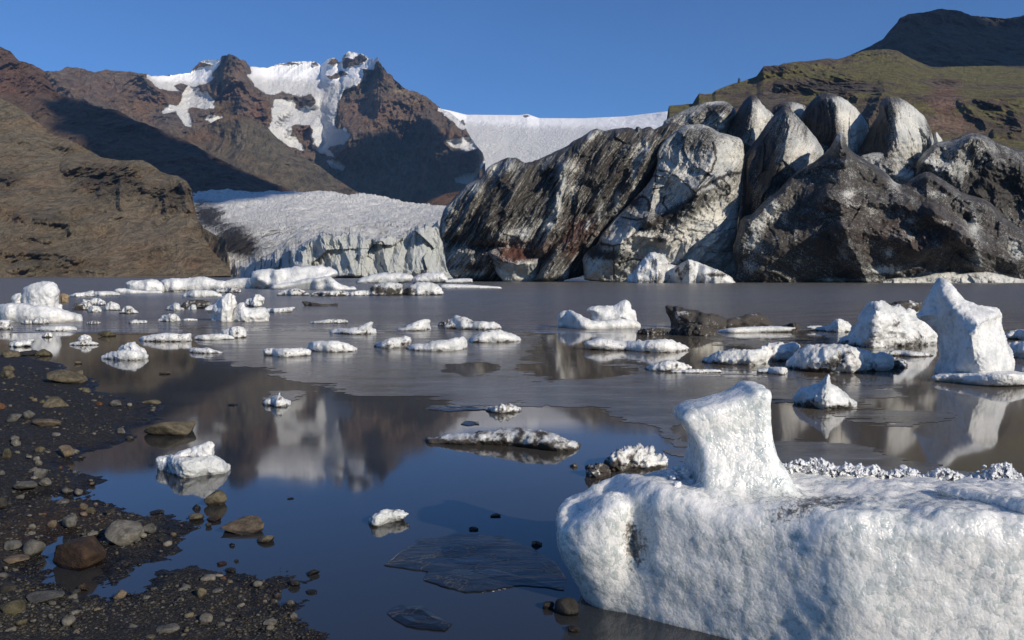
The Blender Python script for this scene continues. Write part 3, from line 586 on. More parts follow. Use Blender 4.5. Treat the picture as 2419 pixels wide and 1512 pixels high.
# ---- glacier tongue with its calving front
def tongue():
    cs = [curve('P', '430,656,490 520,656,480 600,657,420 690,659,362 760,660,352 1100,660,352'),
          curve('P', '430,652,505 480,650,500 520,644,490 560,634,460 600,624,430 650,612,395 690,598,374 720,580,364 760,566,360 800,560,360 850,560,360 900,562,360 930,560,362 960,556,364 1000,540,366 1050,520,368 1100,510,370'),
          curve('P', '430,580,640 470,575,640 560,550,600 700,530,560 850,525,560 1000,515,560 1100,505,560'),
          curve('P', '430,456,1200 448,452,1200 551,450,1200 600,452,1200 635,452,1200 677,452.5,1200 740,455,1180 797,459,1160 860,464,1140 917,469.5,1120 970,476,1100 1017,483,1080 1055,486.5,1060 1100,489,1060')]
    px, py, d, t = loft(cs, 900, [110, 110, 120]); p0 = W(px, py, d)
    s = np.stack([px / 9, np.zeros_like(px), t * 0 + 3], -1); py = py + 1.3 * fbm(s, 4, .6, 5) * sm(2.6, 3, t)
    py = py + (17 * fbm(np.stack([px / 40, t * 0, t * 0], -1), 4, .65, 8)) * np.exp(-((t - 1) / .22) ** 2)
    p0 = W(px, py, d)
    cl = sm(1.25, .85, t)                                             # calving cliff
    cliff = 6 * facet(np.stack([p0[..., 0] / 17 + .35 * noise(p0 / 20, 3), p0[..., 2] / 30 + t * 0, t * 0], -1), 4) + 2.5 * facet(np.stack([p0[..., 0] / 6, p0[..., 2] / 11, t * 0], -1), 6) + 3 * (ridged(np.stack([p0[..., 0] / 16 + p0[..., 2] / 40, t * .6, t * 0], -1), 4, .55, 9) * 2 - 1) + 1.2 * (ridged(np.stack([p0[..., 0] / 5 + p0[..., 2] / 16, p0[..., 2] / 14, t * 0], -1), 3, .5, 2) * 2 - 1)
    surf = 9 * fbm(p0 * [1 / 60, 1 / 140, 0], 4, .5, 4) + 6.5 * (ridged(p0 * [1 / 24, 1 / 60, 1 / 30], 5, .6, 6) * 2 - 1) * sm(3.0, 1.2, t) + 5.5 * (ridged(p0 * [1 / 90, 1 / 26, 1 / 40], 4, .6, 7) * 2 - 1)
    rel = cliff * cl + surf * (1 - cl)
    # tall leaning slabs of the front
    sl = [(pl('c2', '700,1190 640,1400'), 5, 16, .8), (pl('c2', '760,1180 740,1410'), 7, 24, 1), (pl('c2', '100,1250 90,1380'), 5, 20, 1), (pl('c2', '280,1200 300,1420'), 6, 40, 1), (pl('c2', '460,1190 420,1420'), 7, 24, 1), (pl('c2', '540,1170 600,1420'), 6, 20, 1), (pl('c2', '20,1290 60,1390'), 4, 14, 1), (pl('c2', '380,1190 370,1420'), 5, 20, 1), (pl('c2', '820,1150 800,1400'), 6, 20, 1)]
    rel = rel + tents(px, py, sl, 3, 3)
    d2 = d - rel * sm(0, .1, t); v = W(px, py, d2)
    wz = v * [1, 1, 0]
    v[..., 2] += sm(1.0, 1.25, t) * (1.3 * (ridged(wz * [1 / 46, 1 / 16, 0], 5, .6, 12) * 2 - 1) + 1.6 * facet(wz * [1 / 30, 1 / 14, 0], 3) * sm(2.2, 1.2, t) + 3.2 * fbm(wz * [1 / 70, 1 / 40, 0], 3, .5, 3)) * (.7 + v[..., 1] / 900); GRIDS['tongue'] = (px, py, d2)
    nr, nc = px.shape; vv = backside(v.reshape(-1, 3), nr, nc, 300, 0, 4)
    dirt = .02 + blobsum(px, py, blobs('c1', '1240,1090,110,90,.95 1400,1200,110,80,.5 1390,1280,120,70,.9 1550,1330,140,50,.45 1330,1380,60,40,.2 1700,1290,60,40,.3 1170,1010,40,60,.3 1300,1000,120,20,.1 1880,1200,100,40,.15')) + blobsum(px, py, blobs('c2', '560,1200,50,60,.3 480,1160,160,26,.16 850,1180,60,50,.45 880,1300,40,90,.4 540,1300,30,100,.3 620,1350,20,60,.3 850,1040,60,20,.3 900,1030,40,10,.3 770,1200,60,40,.15 20,1350,40,60,.25'))
    dirt += .16 * sm(1.15, 1.6, t) * sm(3.05, 1.5, t) + .05 * fbm(p0 / 20, 3) - .18 * cl * sm(690, 720, px) + .40 * cl * fbm(np.stack([p0[..., 0] / 7, p0[..., 2] / 26, t * 0], -1), 4, .6, 14)
    blue = cl * sm(650, 720, px)
    e = lambda a: np.concatenate([a.ravel(), np.tile(a[-1], 4)])
    o = mesh('glacier', vv, gridfaces(nr + 4, nc), M_TONGUE, {'dirt': e(dirt), 'blue': e(blue)})
    tag(o, 'pale grey crevassed glacier tongue ending in a low ice cliff', None, None, 'structure')
tongue()

# ---- the dirty ice wall: overlapping fins of one glacier front
wall = bpy.data.objects.new('ice_wall', None); COL.objects.link(wall); wall.location = (60, 175, 0)
tag(wall, 'towering dirt-streaked ice wall rising out of the lagoon on the right', 'glacier front')
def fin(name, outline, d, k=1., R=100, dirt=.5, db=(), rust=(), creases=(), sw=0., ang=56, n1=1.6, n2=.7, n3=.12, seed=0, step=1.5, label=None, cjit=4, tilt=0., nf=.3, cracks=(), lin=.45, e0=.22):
    mpp = d / F; op = rough(chaikin(outline, 1), 1.6, 4, seed)
    a = math.radians(ang); al = np.array([-math.cos(a), math.sin(a)]); ac = np.array([math.sin(a), math.cos(a)])
    def nz(q):
        s = np.stack([q @ ac, q @ al], -1) * mpp; z = np.full((len(q), 1), seed * 3.3)
        wq = s + 1.6 * np.stack([fbm(np.concatenate([s / 9, z], 1), 2, .5, 1), fbm(np.concatenate([s / 9, z + 5], 1), 2, .5, 2)], -1)
        ra = ridged(np.concatenate([wq / [4.2, 26], z], 1), 4, .55, seed) * 2 - 1; rb = ridged(np.concatenate([wq / [1.4, 9], z], 1), 4, .6, seed + 3) * 2 - 1
        iso = fbm(np.concatenate([wq / 7, z], 1), 4, .5, seed + 5); iso2 = fbm(np.concatenate([wq / 2.2, z], 1), 4, .6, seed + 6); rd = ridged(np.concatenate([wq / 6, z], 1), 3, .5, seed + 8) * 2 - 1
        fa = facet(np.concatenate([wq / (np.array([5.5, 13]) if sw > .4 else np.array([7.5, 9])), z], 1), seed); fb = facet(np.concatenate([wq / (np.array([2., 5]) if sw > .4 else np.array([2.8, 3.4])), z], 1), seed + 1)
        return nf * (1.9 * fa + .62 * fb) + n1 * (sw * ra + (1 - sw) * (iso * 1.1 + .5 * rd)) + n2 * (sw * rb + (1 - sw) * iso2) + n3 * fbm(np.concatenate([wq / .7, z], 1), 3, .6, seed + 9)
    def thick(q, s):
        x = np.clip(s / R, 0, 1); b = k * R * mpp * (e0 * sm(0, 2.5, s) + (1 - e0) * ((1 - lin) * np.sqrt(1 - (1 - x) ** 2) + lin * x))
        r = nz(q) + (tents(q[:, 0], q[:, 1], creases, cjit, seed) if len(creases) else 0)
        r = r + tilt * (q[:, 1] - 640) / -100.
        return b + r * sm(0, 14, s), b * .7
    v, f, q, s = inflate(op, step, thick, lambda q, off: W(q[:, 0], q[:, 1], d + off))
    st = np.concatenate([np.stack([q @ ac, q @ al], -1) * mpp, v[:, 1:2] * .2 + seed * 7], 1)
    ck = sum(.55 * np.exp(-(linedist(q + 3 * np.stack([fbm(np.concatenate([q / 12, q[:, :1] * 0], 1), 3, .6, 4), fbm(np.concatenate([q / 12, q[:, :1] * 0], 1), 3, .6, 8)], -1), l) / w_) ** 2) for l, w_ in cracks) if len(cracks) else 0
    at = {'dirt': dirt + blobsum(q[:, 0], q[:, 1], db) + ck, 'rust': np.clip(blobsum(q[:, 0], q[:, 1], rust), 0, 1), 'streak': st, 'sw': np.full(len(q), sw)}  # on the fins, dirt also holds painted shade: left faces darker, right lighter
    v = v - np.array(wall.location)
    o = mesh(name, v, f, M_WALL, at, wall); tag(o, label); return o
# back row; fin blobs mix dirt with shade painted on left faces
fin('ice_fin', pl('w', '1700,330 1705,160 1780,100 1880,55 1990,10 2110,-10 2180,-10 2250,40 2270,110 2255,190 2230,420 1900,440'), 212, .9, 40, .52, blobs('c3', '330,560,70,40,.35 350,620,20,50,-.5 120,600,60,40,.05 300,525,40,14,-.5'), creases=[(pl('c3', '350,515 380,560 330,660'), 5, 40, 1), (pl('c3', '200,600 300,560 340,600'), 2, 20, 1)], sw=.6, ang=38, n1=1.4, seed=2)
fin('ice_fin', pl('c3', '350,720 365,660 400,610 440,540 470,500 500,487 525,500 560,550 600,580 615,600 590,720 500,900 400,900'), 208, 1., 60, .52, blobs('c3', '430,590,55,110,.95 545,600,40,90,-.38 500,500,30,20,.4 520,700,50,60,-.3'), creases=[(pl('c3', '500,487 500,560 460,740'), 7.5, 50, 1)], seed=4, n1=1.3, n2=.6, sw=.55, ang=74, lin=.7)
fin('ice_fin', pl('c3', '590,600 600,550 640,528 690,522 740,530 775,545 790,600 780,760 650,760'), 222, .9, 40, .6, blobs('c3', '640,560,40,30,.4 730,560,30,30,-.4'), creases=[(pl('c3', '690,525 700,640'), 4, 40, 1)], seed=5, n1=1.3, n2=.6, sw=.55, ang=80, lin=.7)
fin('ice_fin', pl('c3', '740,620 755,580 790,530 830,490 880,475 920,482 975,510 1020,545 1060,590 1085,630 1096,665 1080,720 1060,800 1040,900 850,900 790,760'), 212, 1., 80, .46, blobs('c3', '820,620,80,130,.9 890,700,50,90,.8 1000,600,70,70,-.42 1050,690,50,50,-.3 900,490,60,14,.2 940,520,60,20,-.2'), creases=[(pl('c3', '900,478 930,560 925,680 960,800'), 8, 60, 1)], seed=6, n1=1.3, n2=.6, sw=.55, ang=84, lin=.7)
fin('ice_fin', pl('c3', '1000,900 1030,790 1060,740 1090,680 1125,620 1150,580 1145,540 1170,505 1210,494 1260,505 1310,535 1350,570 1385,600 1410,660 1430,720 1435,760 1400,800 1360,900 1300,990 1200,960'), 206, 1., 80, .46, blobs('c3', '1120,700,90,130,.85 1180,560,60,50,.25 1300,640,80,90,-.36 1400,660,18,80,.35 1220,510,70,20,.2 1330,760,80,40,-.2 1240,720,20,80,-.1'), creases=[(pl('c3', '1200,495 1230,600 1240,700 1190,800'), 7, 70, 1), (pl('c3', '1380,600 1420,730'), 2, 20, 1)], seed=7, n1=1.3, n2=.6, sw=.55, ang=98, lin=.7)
fin('ice_fin', pl('c3', '1425,760 1430,690 1445,672 1460,700 1475,725 1490,800 1440,830'), 200, 1., 14, .2, seed=8, n1=.4)
fin('ice_mass', pl('c3', '380,760 480,700 600,720 720,690 850,740 960,760 1080,800 1200,820 1330,850 1420,900 1420,1100 1000,1100 700,1150 420,1200'), 203, .8, 60, .62, blobs('c3', '900,800,200,60,.15 1250,850,90,40,-.2 650,800,120,80,.1'), seed=31, n1=1.8, n2=.7, nf=.5, sw=.3, ang=70)
# dark mass on the right edge
fin('ice_mound', np.concatenate([pl('c3', '1300,960 1340,830 1380,780 1430,735 1480,722 1530,715 1580,690 1640,680 1690,692 1740,722 1800,750 1890,770'), pl('P', '2520,372 2640,420 2760,500 2800,600 2150,600')]), 196, 1., 90, .72, blobs('c3', '1480,850,110,60,-.35 1650,750,120,40,-.12 1750,960,200,90,.4 1400,800,60,30,-.2 1580,900,40,40,-.1 1830,720,60,20,.4'), creases=[(pl('c3', '1640,680 1560,780 1500,860 1350,830'), 5, 50, 1), (pl('c3', '1640,680 1740,820 1890,880'), 4, 50, 1), (pl('c3', '1430,735 1410,800 1340,880'), 3, 30, 1)], seed=9, n1=1.6)
fin('ice_mound', pl('c3', '1000,900 1040,800 1130,780 1240,790 1330,850 1380,880 1330,960 1200,1000'), 194, 1., 40, .5, blobs('c3', '1300,910,60,30,-.35 1180,830,60,40,.2 1330,850,40,20,.4'), seed=10, n1=1.2)
# left dark, streaked slab
fin('ice_slab', pl('w', '66,930 80,860 100,790 150,735 190,690 230,650 270,605 330,575 390,545 410,500 440,470 480,445 520,432 560,412 610,405 650,415 690,448 720,445 770,432 800,420 860,392 930,360 1000,328 1050,290 1100,265 1150,235 1190,205 1225,195 1260,198 1290,215 1340,200 1400,190 1480,185 1515,205 1520,182 1545,178 1560,200 1600,180 1640,185 1645,205 1690,185 1715,170 1800,140 1900,200 1850,420 1600,700 1400,950 1250,1100 1150,1330 200,1330 120,1240 105,1120 95,1040 72,990'),
    194, 1.1, 110, .76, blobs('w', '130,760,50,90,-.35 330,640,60,60,-.35 470,480,60,60,-.4 600,470,50,50,-.42 980,560,26,90,-.7 950,740,26,90,-.6 1050,480,60,50,-.35 1190,250,26,26,-.8 1240,220,40,26,-.3 1540,380,45,60,-.55 1600,330,25,50,-.4 1510,560,16,90,-.6 1260,780,16,80,-.5 1380,740,20,90,-.55 1050,640,40,60,-.3 850,900,80,40,-.6 700,960,70,40,-.55 580,980,60,40,-.4 250,1140,140,60,-.42 100,960,12,60,-.5 250,1260,150,26,-.6 800,600,150,100,.1 1300,500,120,100,.15 560,800,100,150,.1 1430,330,80,40,-.1 700,1000,40,40,-.2 900,820,40,60,-.25'),
    rust=blobs('w', '640,1110,200,90,1.4 1130,930,120,70,.9 1040,1090,70,70,1. 1250,850,70,40,.6 850,1060,60,60,.5'), creases=[(pl('w', '600,420 540,560 480,640 420,900'), 3, 26, 1), (pl('w', '700,460 620,640 560,850 500,1000'), 3.5, 30, 1), (pl('w', '1000,480 970,640 930,880 820,1080'), 4.5, 26, .9), (pl('w', '1190,210 1050,420 900,500'), 3, 30, 1), (pl('w', '1640,310 1530,540 1420,720 1270,870 1150,1050'), 5, 30, .9), (pl('w', '1500,330 1350,560 1200,760'), 3.5, 24, .9), (pl('w', '400,560 330,680 260,850'), 2.5, 20, 1), (pl('w', '110,800 90,960'), 2, 20, 1), (pl('w', '1400,200 1300,330 1200,560'), 3, 24, .9), (pl('w', '100,1020 320,1060 500,1080'), -3, 18, 1)],
    sw=.9, ang=54, n1=1.9, n2=.8, nf=.6, seed=12, step=1.4, label='long dark slab striped with black grit and pale ice')
fin('ice_foot', pl('w', '405,1120 430,1080 520,1025 600,990 700,960 800,900 880,885 910,930 880,1010 840,1060 850,1110 820,1190 790,1280 780,1340 560,1340 500,1280 460,1200 420,1150'), 186, .8, 60, .60, blobs('w', '680,1240,140,50,-.95 580,1290,100,40,-.5 720,970,60,40,-.5 850,930,50,40,-.5 770,1040,60,50,.2 650,1120,150,60,.4 850,1080,20,40,-.4'), rust=blobs('w', '620,1120,210,80,1.5'), creases=[(pl('w', '430,1100 600,1190 800,1190'), 3, 26, 1), (pl('w', '760,1000 740,1080'), 2, 14, 1)], seed=14, n1=1.0)
fin('ice_foot', pl('w', '760,1340 800,1240 850,1150 920,1010 1000,930 1100,860 1200,810 1300,790 1350,800 1290,930 1200,1040 1120,1090 1090,1130 1040,1200 1010,1340'), 184, .8, 50, .74, blobs('w', '1000,1260,50,50,-.3 1250,830,14,60,-.5 880,1260,60,40,-.15 1160,930,14,90,-.35 1060,1180,20,40,-.3'), rust=blobs('w', '1100,950,130,80,1.3 1050,1090,60,60,1.2 950,1000,60,60,.5'), creases=[(pl('w', '1290,820 1100,980 940,1100 830,1300'), 4, 24, .9)], sw=.9, ang=54, n1=1.4, seed=15)
# pale central buttress
fin('ice_buttress', pl('w', '1140,1340 1135,1230 1120,1140 1180,1080 1240,1040 1260,980 1330,900 1420,800 1500,720 1580,640 1650,540 1680,440 1670,380 1720,290 1790,230 1860,180 1920,165 2000,160 2070,185 2115,215 2150,225 2220,245 2300,265 2318,330 2318,440 2305,600 2295,720 2285,800 2270,860 2272,930 2255,1000 2235,1080 2245,1130 2265,1190 2278,1270 2285,1340'),
    183, 1., 95, .40, blobs('w', '1950,300,200,90,.32 2000,220,140,40,.2 1800,420,80,100,-.05 2200,380,90,120,-.2 2000,700,60,60,.3 1900,780,120,50,.35 1750,850,120,50,.4 2080,560,130,30,.15 1700,950,140,50,.2 2130,880,140,90,-.5 1900,1080,280,110,-.42 1400,1000,90,40,-.3 1300,960,50,30,.3 1450,800,90,60,.15 1540,760,60,50,.2 1480,740,60,26,.35 1330,1120,160,26,.45 1200,1090,60,50,.45 1700,1020,40,20,.6 1500,1050,120,70,-.3 1230,1220,80,60,-.3 1600,900,60,40,.35 2220,1200,60,80,-.2 1820,600,90,90,-.1 2000,1180,140,14,.3 2280,900,20,200,.3 2260,540,60,60,.1 2230,660,50,50,-.1 1350,1150,100,14,.3'),
    rust=blobs('w', '1500,740,80,60,.6 1350,960,80,60,.4'), creases=[(pl('w', '2115,215 2090,380 2040,560 1960,660'), 3.5, 40, 1), (pl('w', '2240,520 2100,620 1950,690 1800,830 1640,900 1500,940 1380,1080'), 4.5, 34, .9), (pl('w', '1690,500 1820,550 1950,650'), 2.2, 26, 1), (pl('w', '1930,780 1860,900 1750,1010'), 3, 26, .9), (pl('w', '2130,560 2220,620 2210,680'), 2, 18, 1), (pl('w', '1700,1010 1500,980 1420,1010 1370,1200'), 3, 22, .9), (pl('w', '1420,800 1600,870'), 2.5, 20, 1), (pl('w', '1260,1000 1400,1040 1500,930'), 2.5, 20, 1), (pl('w', '1650,540 1640,700 1600,880'), 2.5, 22, 1), (pl('w', '1900,1020 1880,1140'), 1.5, 12, 1)],
    ang=54, sw=.38, n1=1.4, n2=.8, nf=.7, seed=17, cracks=[(pl('w', a_), w_) for a_, w_ in (('1690,500 1760,515 1830,555 1900,610 1955,660', 2.2), ('1955,660 2030,620 2110,570 2200,530 2290,520', 3.), ('1600,560 1650,545 1720,550', 1.8), ('1740,690 1715,740 1760,800 1840,810 1905,770 1960,670', 2.), ('2100,330 2110,420 2080,500 2020,570 1960,640', 2.2), ('1260,1045 1350,1060 1430,1040 1520,960 1640,905', 2.6), ('1640,905 1760,830 1860,770 1960,690', 5.), ('1660,380 1670,520 1660,620 1610,800', 2.), ('1400,1190 1480,1160 1600,1170 1700,1160', 2.5), ('1350,1060 1360,1180 1355,1290', 1.8), ('1900,940 2000,950 2100,960 2250,930', 1.6), ('2150,560 2210,620 2215,680 2150,690', 1.8), ('1780,1030 1830,1010 1900,1050', 2.), ('1980,1180 2060,1230 2200,1290', 2.), ('1850,1160 1900,1220 1960,1260', 2.), ('1490,740 1560,690 1610,720 1620,800', 2.2), ('1420,850 1520,870 1600,850', 2.2), ('2000,1100 2120,1110 2240,1090', 1.4), ('2010,870 2100,880 2260,860', 1.4))], step=1.4, label='broad pale buttress of cracked grey and white ice')
# two-faced fin behind the front mound; dirt plus shade painted on its left face
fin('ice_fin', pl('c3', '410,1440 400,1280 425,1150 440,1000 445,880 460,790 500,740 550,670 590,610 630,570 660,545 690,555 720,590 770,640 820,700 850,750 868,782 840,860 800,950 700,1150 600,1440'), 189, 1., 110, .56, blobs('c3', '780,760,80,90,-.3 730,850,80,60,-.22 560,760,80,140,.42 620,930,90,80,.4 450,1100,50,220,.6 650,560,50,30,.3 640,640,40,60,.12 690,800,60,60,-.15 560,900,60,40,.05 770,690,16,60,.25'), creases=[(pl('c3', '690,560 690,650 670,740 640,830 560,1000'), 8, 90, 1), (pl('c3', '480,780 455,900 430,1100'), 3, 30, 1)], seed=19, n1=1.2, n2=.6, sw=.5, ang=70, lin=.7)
# big dark front mound
fin('ice_mound', np.concatenate([pl('r', '110,1290 160,1180 150,1080 120,1010 145,930 170,830 200,740 280,720 330,660 400,590 470,545 520,490 600,410 680,355 760,310 850,240 910,170 950,85 985,78 1010,100 1020,180 1080,240 1170,290 1260,340 1340,400 1400,470 1470,490 1540,440 1610,395 1660,380 1720,410 1790,450 1860,500 1930,550 2030,580 2110,600 2180,650 2230,720 2300,770 2419,850'), pl('P', '2560,590 2700,625 2800,690 1725,690')]),
    171, 1.0, 170, .82, blobs('r', '960,110,40,50,-.4 1040,560,50,40,-.5 860,340,200,20,.1 700,250,100,80,-.06 440,690,70,90,-.5 330,800,60,80,-.4 300,930,40,60,-.4 540,760,30,60,-.35 620,880,20,60,-.35 250,1000,80,100,-.22 240,1140,50,50,-.3 920,420,120,60,-.08 1400,490,50,70,-.4 1480,350,80,50,-.2 1500,430,80,30,-.25 1100,650,110,30,-.28 1220,700,40,40,-.3 1530,770,30,20,-.5 1520,880,40,40,-.3 1360,1020,40,40,-.5 2020,820,50,80,-.5 2050,1040,30,90,-.35 2340,980,50,50,-.5 2370,1040,40,40,-.5 1700,560,120,30,-.28 1300,1160,130,30,-.5 1380,1160,14,40,-.5 1900,1215,330,26,-1.1 2200,1225,200,24,-.9 1100,1240,200,16,-.45 880,1240,30,16,-.6 1750,1190,120,20,-.4 1800,780,30,20,-.3 1150,540,60,30,-.2 800,960,120,100,.12 1000,1000,60,100,-.2 640,1080,30,30,-.3'),
    rust=blobs('r', '1600,900,500,200,.3 900,700,300,200,.15'), creases=[(pl('r', '970,85 1030,250 1000,420 880,560'), 3.4, 70, 1), (pl('r', '970,85 1180,300 1380,450 1440,560 1700,700'), 3.1, 50, 1), (pl('r', '880,590 1000,620 1090,650 1200,625 1380,630 1500,660 1600,720 1850,840 2050,930 2200,960'), 3.7, 36, .9), (pl('r', '1000,830 1220,810 1390,820 1480,900 1560,960'), 3.1, 40, .9), (pl('r', '1010,860 1060,1000 1150,1170 1200,1260'), 4.3, 40, .9), (pl('r', '1620,990 1780,960 1920,900 2000,930 2080,1100'), 3.1, 36, .9), (pl('r', '1660,390 1750,480 1900,560 2030,590 2180,700 2400,900'), 3.1, 46, 1), (pl('r', '1700,690 1800,760 1950,860'), 4, 28, .9), (pl('r', '1960,760 2000,860'), -3, 16, 1), (pl('r', '500,520 330,720 170,950'), 4, 40, 1), (pl('r', '660,370 850,320 1000,320'), 1.6, 14, .8), (pl('r', '1540,860 1600,960'), -3, 16, 1)],
    seed=21, n1=1.5, n2=.35, step=1.5, cjit=6, ang=150, sw=.3, label='huge dark brown mound of grit-covered ice with a peaked top')
fin('ice_ledge', np.concatenate([pl('r', '1280,1290 1310,1235 1400,1225 1500,1220 1600,1215 1700,1190 1800,1180 1880,1175 1900,1195 1990,1180 2110,1170 2220,1190 2300,1210 2419,1235'), pl('P', '2560,668 2560,685 2080,685')]), 160, 1.2, 12, .12, blobs('r', '1700,1235,60,20,.4 1340,1240,60,14,.5 1500,1235,40,12,.3 2040,1210,14,30,.5 1890,1190,20,20,.4'), seed=22, n1=.6, n2=.5, label='low white ledge of clean ice at the waterline')
# ------------------------------------------------------------------ floating ice
def shell(op, k, tol, seed, amp, res, dirt, dbl, rim, kb=.9, creases=(), edge=.06, chk=1, expo=.5, spiky=0., D0=None, facet=0., yall=None):
    """one inflated body whose foot follows the waterline of its outline"""
    h = op[:, 1].max() - op[:, 1].min(); w = op[:, 0].max() - op[:, 0].min(); ymax = op[:, 1].max()
    step = max(w / res, h / (res * .8), .45)
    if chk: op = chaikin(op, chk)
    op = rough(op, edge * min(h, w) * .5, max(step * 1.2, min(h, w) * .10), seed)
    xs = np.linspace(op[:, 0].min(), op[:, 0].max(), 80); low = np.full(80, -1e9)
    for a, b in zip(op, np.roll(op, -1, 0)):
        x0, x1 = sorted((a[0], b[0])); m = (xs >= x0 - 1e-6) & (xs <= x1 + 1e-6)
        t = (xs[m] - a[0]) / (b[0] - a[0] + 1e-9 * (1 if b[0] >= a[0] else -1)); low[m] = np.maximum(low[m], a[1] + np.clip(t, 0, 1) * (b[1] - a[1]))
    low = np.clip(low, ymax - tol * h, ymax); ker = np.hanning(17); ker /= ker.sum()
    low = np.convolve(np.pad(low, 8, 'edge'), ker, 'valid')
    dm = float(G(ymax)); mpp = dm / F; Dg = np.minimum(G(np.maximum(low, YH + 1)), dm + .4 * min(w, 4 * h) * mpp)
    yall = ymax if yall is None else max(yall, ymax); da = float(G(yall)); Dg = da + (Dg - da) * (.35 if yall > ymax + .01 and da > 26 else 1.)
    base = low.copy(); op = op.copy()
    lo_at = np.interp(op[:, 0], xs, base); near = op[:, 1] > lo_at - .12 * h           # the foot goes on below the water
    op[near, 1] += (.16 * h + 1.2) + (.65 * (yall - ymax) if da > 26 else 0)
    R = min(h, w) * .62
    kk = k * mpp * R
    def thick(q, s):
        x = np.clip(s / R, 0, 1); b = kk * (1 - (1 - x) ** 2) ** expo
        r = tents(q[:, 0], q[:, 1], creases, 1.5, seed) * mpp if len(creases) else 0
        return b + r * sm(0, R * .3, s), b * kb
    tf = kk * .8
    def place(q, off):
        D = (np.interp(q[:, 0], xs, Dg) if D0 is None else D0) + tf
        return W(q[:, 0], q[:, 1], D + off)
    v, f, q, s = inflate(op, step, thick, place)
    n = normals(v, f); L = mpp * min(h, w)
    dsp = 1.25 * amp * L * (.55 * fbm(v / (L * .7), 4, .5, seed) + .42 * (ridged(v / (L * .5), 4, .6, seed + 2) * 2 - 1) * (1 + spiky))
    if facet: 
        f1, f2 = worley(v / (L * .4), seed); dsp += facet * L * (f1 - .5)
    fade = np.where(v[:, 2] < .02, .35, 1.)
    v = v - n * (dsp * fade)[:, None] * np.where(np.arange(len(v)) < 0, 0, 1)[:, None] * -1
    d = dirt + blobsum(q[:, 0], q[:, 1], dbl) + .50 * fbm(v / (L * .45), 4, .62, seed + 5) + (.20 if dirt > .03 else .03)
    d = d + rim * sm(.16 * L + .015, 0.0, v[:, 2])
    return v, f, {'dirt': d}
BERGS = {}
def berg(crop, label, outs, dirt=.05, k=1.1, tol=.35, seed=0, amp=.10, res=46, name='ice_floe', cat='ice floe', group=None, db='', rim=.4, mat=None, **kw):
    sh = []; ya = max(pl(crop, o[0] if isinstance(o, tuple) else o)[:, 1].max() for o in outs) if isinstance(outs, list) else None
    for i, o in enumerate(outs if isinstance(outs, list) else [outs]):
        kk, tt, D0 = k, tol, kw.get('D0')
        if isinstance(o, tuple): o, opt = o; kk = opt.get('k', k); tt = opt.get('tol', tol); D0 = opt.get('D')
        sh.append(shell(pl(crop, o), kk, tt, seed + i * 5, amp, res, dirt, blobs(crop, db) if db else [], rim, D0=D0, yall=ya, **{a_: b_ for a_, b_ in kw.items() if a_ != 'D0'}))
    v, f, a = join(sh); c = np.array([(v[:, 0].min() + v[:, 0].max()) / 2, (v[:, 1].min() + v[:, 1].max()) / 2, 0])
    o = mesh(name, v - c, f, mat or (M_ICE_FAR if c[1] > 26 else M_ICE), a); o.location = c
    tag(o, label, cat, group); return o
FL, IB = dict(name='ice_floe', cat='ice floe'), dict(name='iceberg', cat='iceberg')
def gbot(crop, y):
    a, b, c, d = CROPS[crop]; return float(G(c + d * y))
b = berg
# --- left group
b('A', 'large white iceberg with a domed block on a broad base at the left edge', ['-60,335 60,312 150,316 200,326 350,336 420,350 500,375 582,405 575,435 480,446 300,452 100,448 -60,445', ('150,305 155,250 172,195 215,174 330,163 375,178 400,210 414,250 402,290 365,345 280,330 200,330', {'D': gbot('A', 425), 'k': .8}),
     ('75,290 90,258 120,248 155,245 165,310 100,320', {'D': gbot('A', 420)}), ('372,345 390,325 430,318 437,342 405,352', {'D': gbot('A', 420)})], .0, .9, seed=1, amp=.07, rim=.2, db='300,325,60,10,.25', **IB)
b('A', 'blocky tan boulder of ice right behind the domed white iceberg', '400,308 405,270 412,250 440,247 466,252 480,272 478,306 440,312', .2, .8, seed=3, mat=M_TAN, **IB)
b('A', 'thin white floe with an upturned right end next to the tan block', '470,266 490,255 520,246 570,240 600,235 640,224 655,230 655,260 600,272 490,274', .12, 1.2, seed=4, **FL)
b('A', 'very flat pale floe touching the upturned thin one', '648,236 700,230 780,231 840,246 830,260 700,267 655,264', .1, 1.6, seed=5, amp=.05, **FL)
b('A', 'long low white floe with a broken slab at its left end', ['790,228 800,216 840,210 885,214 950,225 1100,228 1130,232 1128,242 900,247 830,243', '866,163 1000,153 1060,146 1110,160 1145,195 1135,228 1000,232 900,225 880,195', '1100,165 1160,145 1250,140 1320,140 1375,124 1440,130 1480,150 1570,158 1562,190 1520,206 1400,212 1330,213 1250,226 1150,228'], .0, 1.0, seed=6, amp=.09, rim=.25, db='1250,225,150,6,.5', **FL)
b('A', 'pale level floe wedged between the long floe and the big slab berg', '1520,190 1560,160 1640,142 1720,140 1850,145 1860,200 1840,212 1660,210 1540,205', .02, 1.0, seed=7, amp=.05, rim=.2, **FL)
b('A', 'big white slab iceberg tilted like an anvil in front of the glacier', [('1740,150 1748,120 1765,88 1850,76 1960,80 2060,60 2170,52 2290,62 2352,90 2335,125 2300,150 2200,170 2060,200 1930,210 1850,205 1800,180', {'k': .8}), '1860,190 2000,170 2150,140 2290,125 2330,165 2390,195 2490,205 2480,220 2220,222 2060,216 1900,218'], .0, .9, tol=.25, seed=8, amp=.09, rim=.2, creases=[(pl('A', '1790,140 1900,190 2100,165 2340,120'), 12, 12, 1)], **IB)
b('A', 'rounded pale floe just below the long white floe', '1258,266 1275,250 1300,235 1360,220 1420,220 1480,226 1540,250 1546,266 1450,273 1300,275', .06, 1.2, seed=9, **FL)
b('A', 'grey speckled floe behind the rounded pale one', '1485,228 1520,212 1560,205 1620,203 1665,206 1682,236 1620,244 1540,242', .3, 1.2, seed=10, **FL)
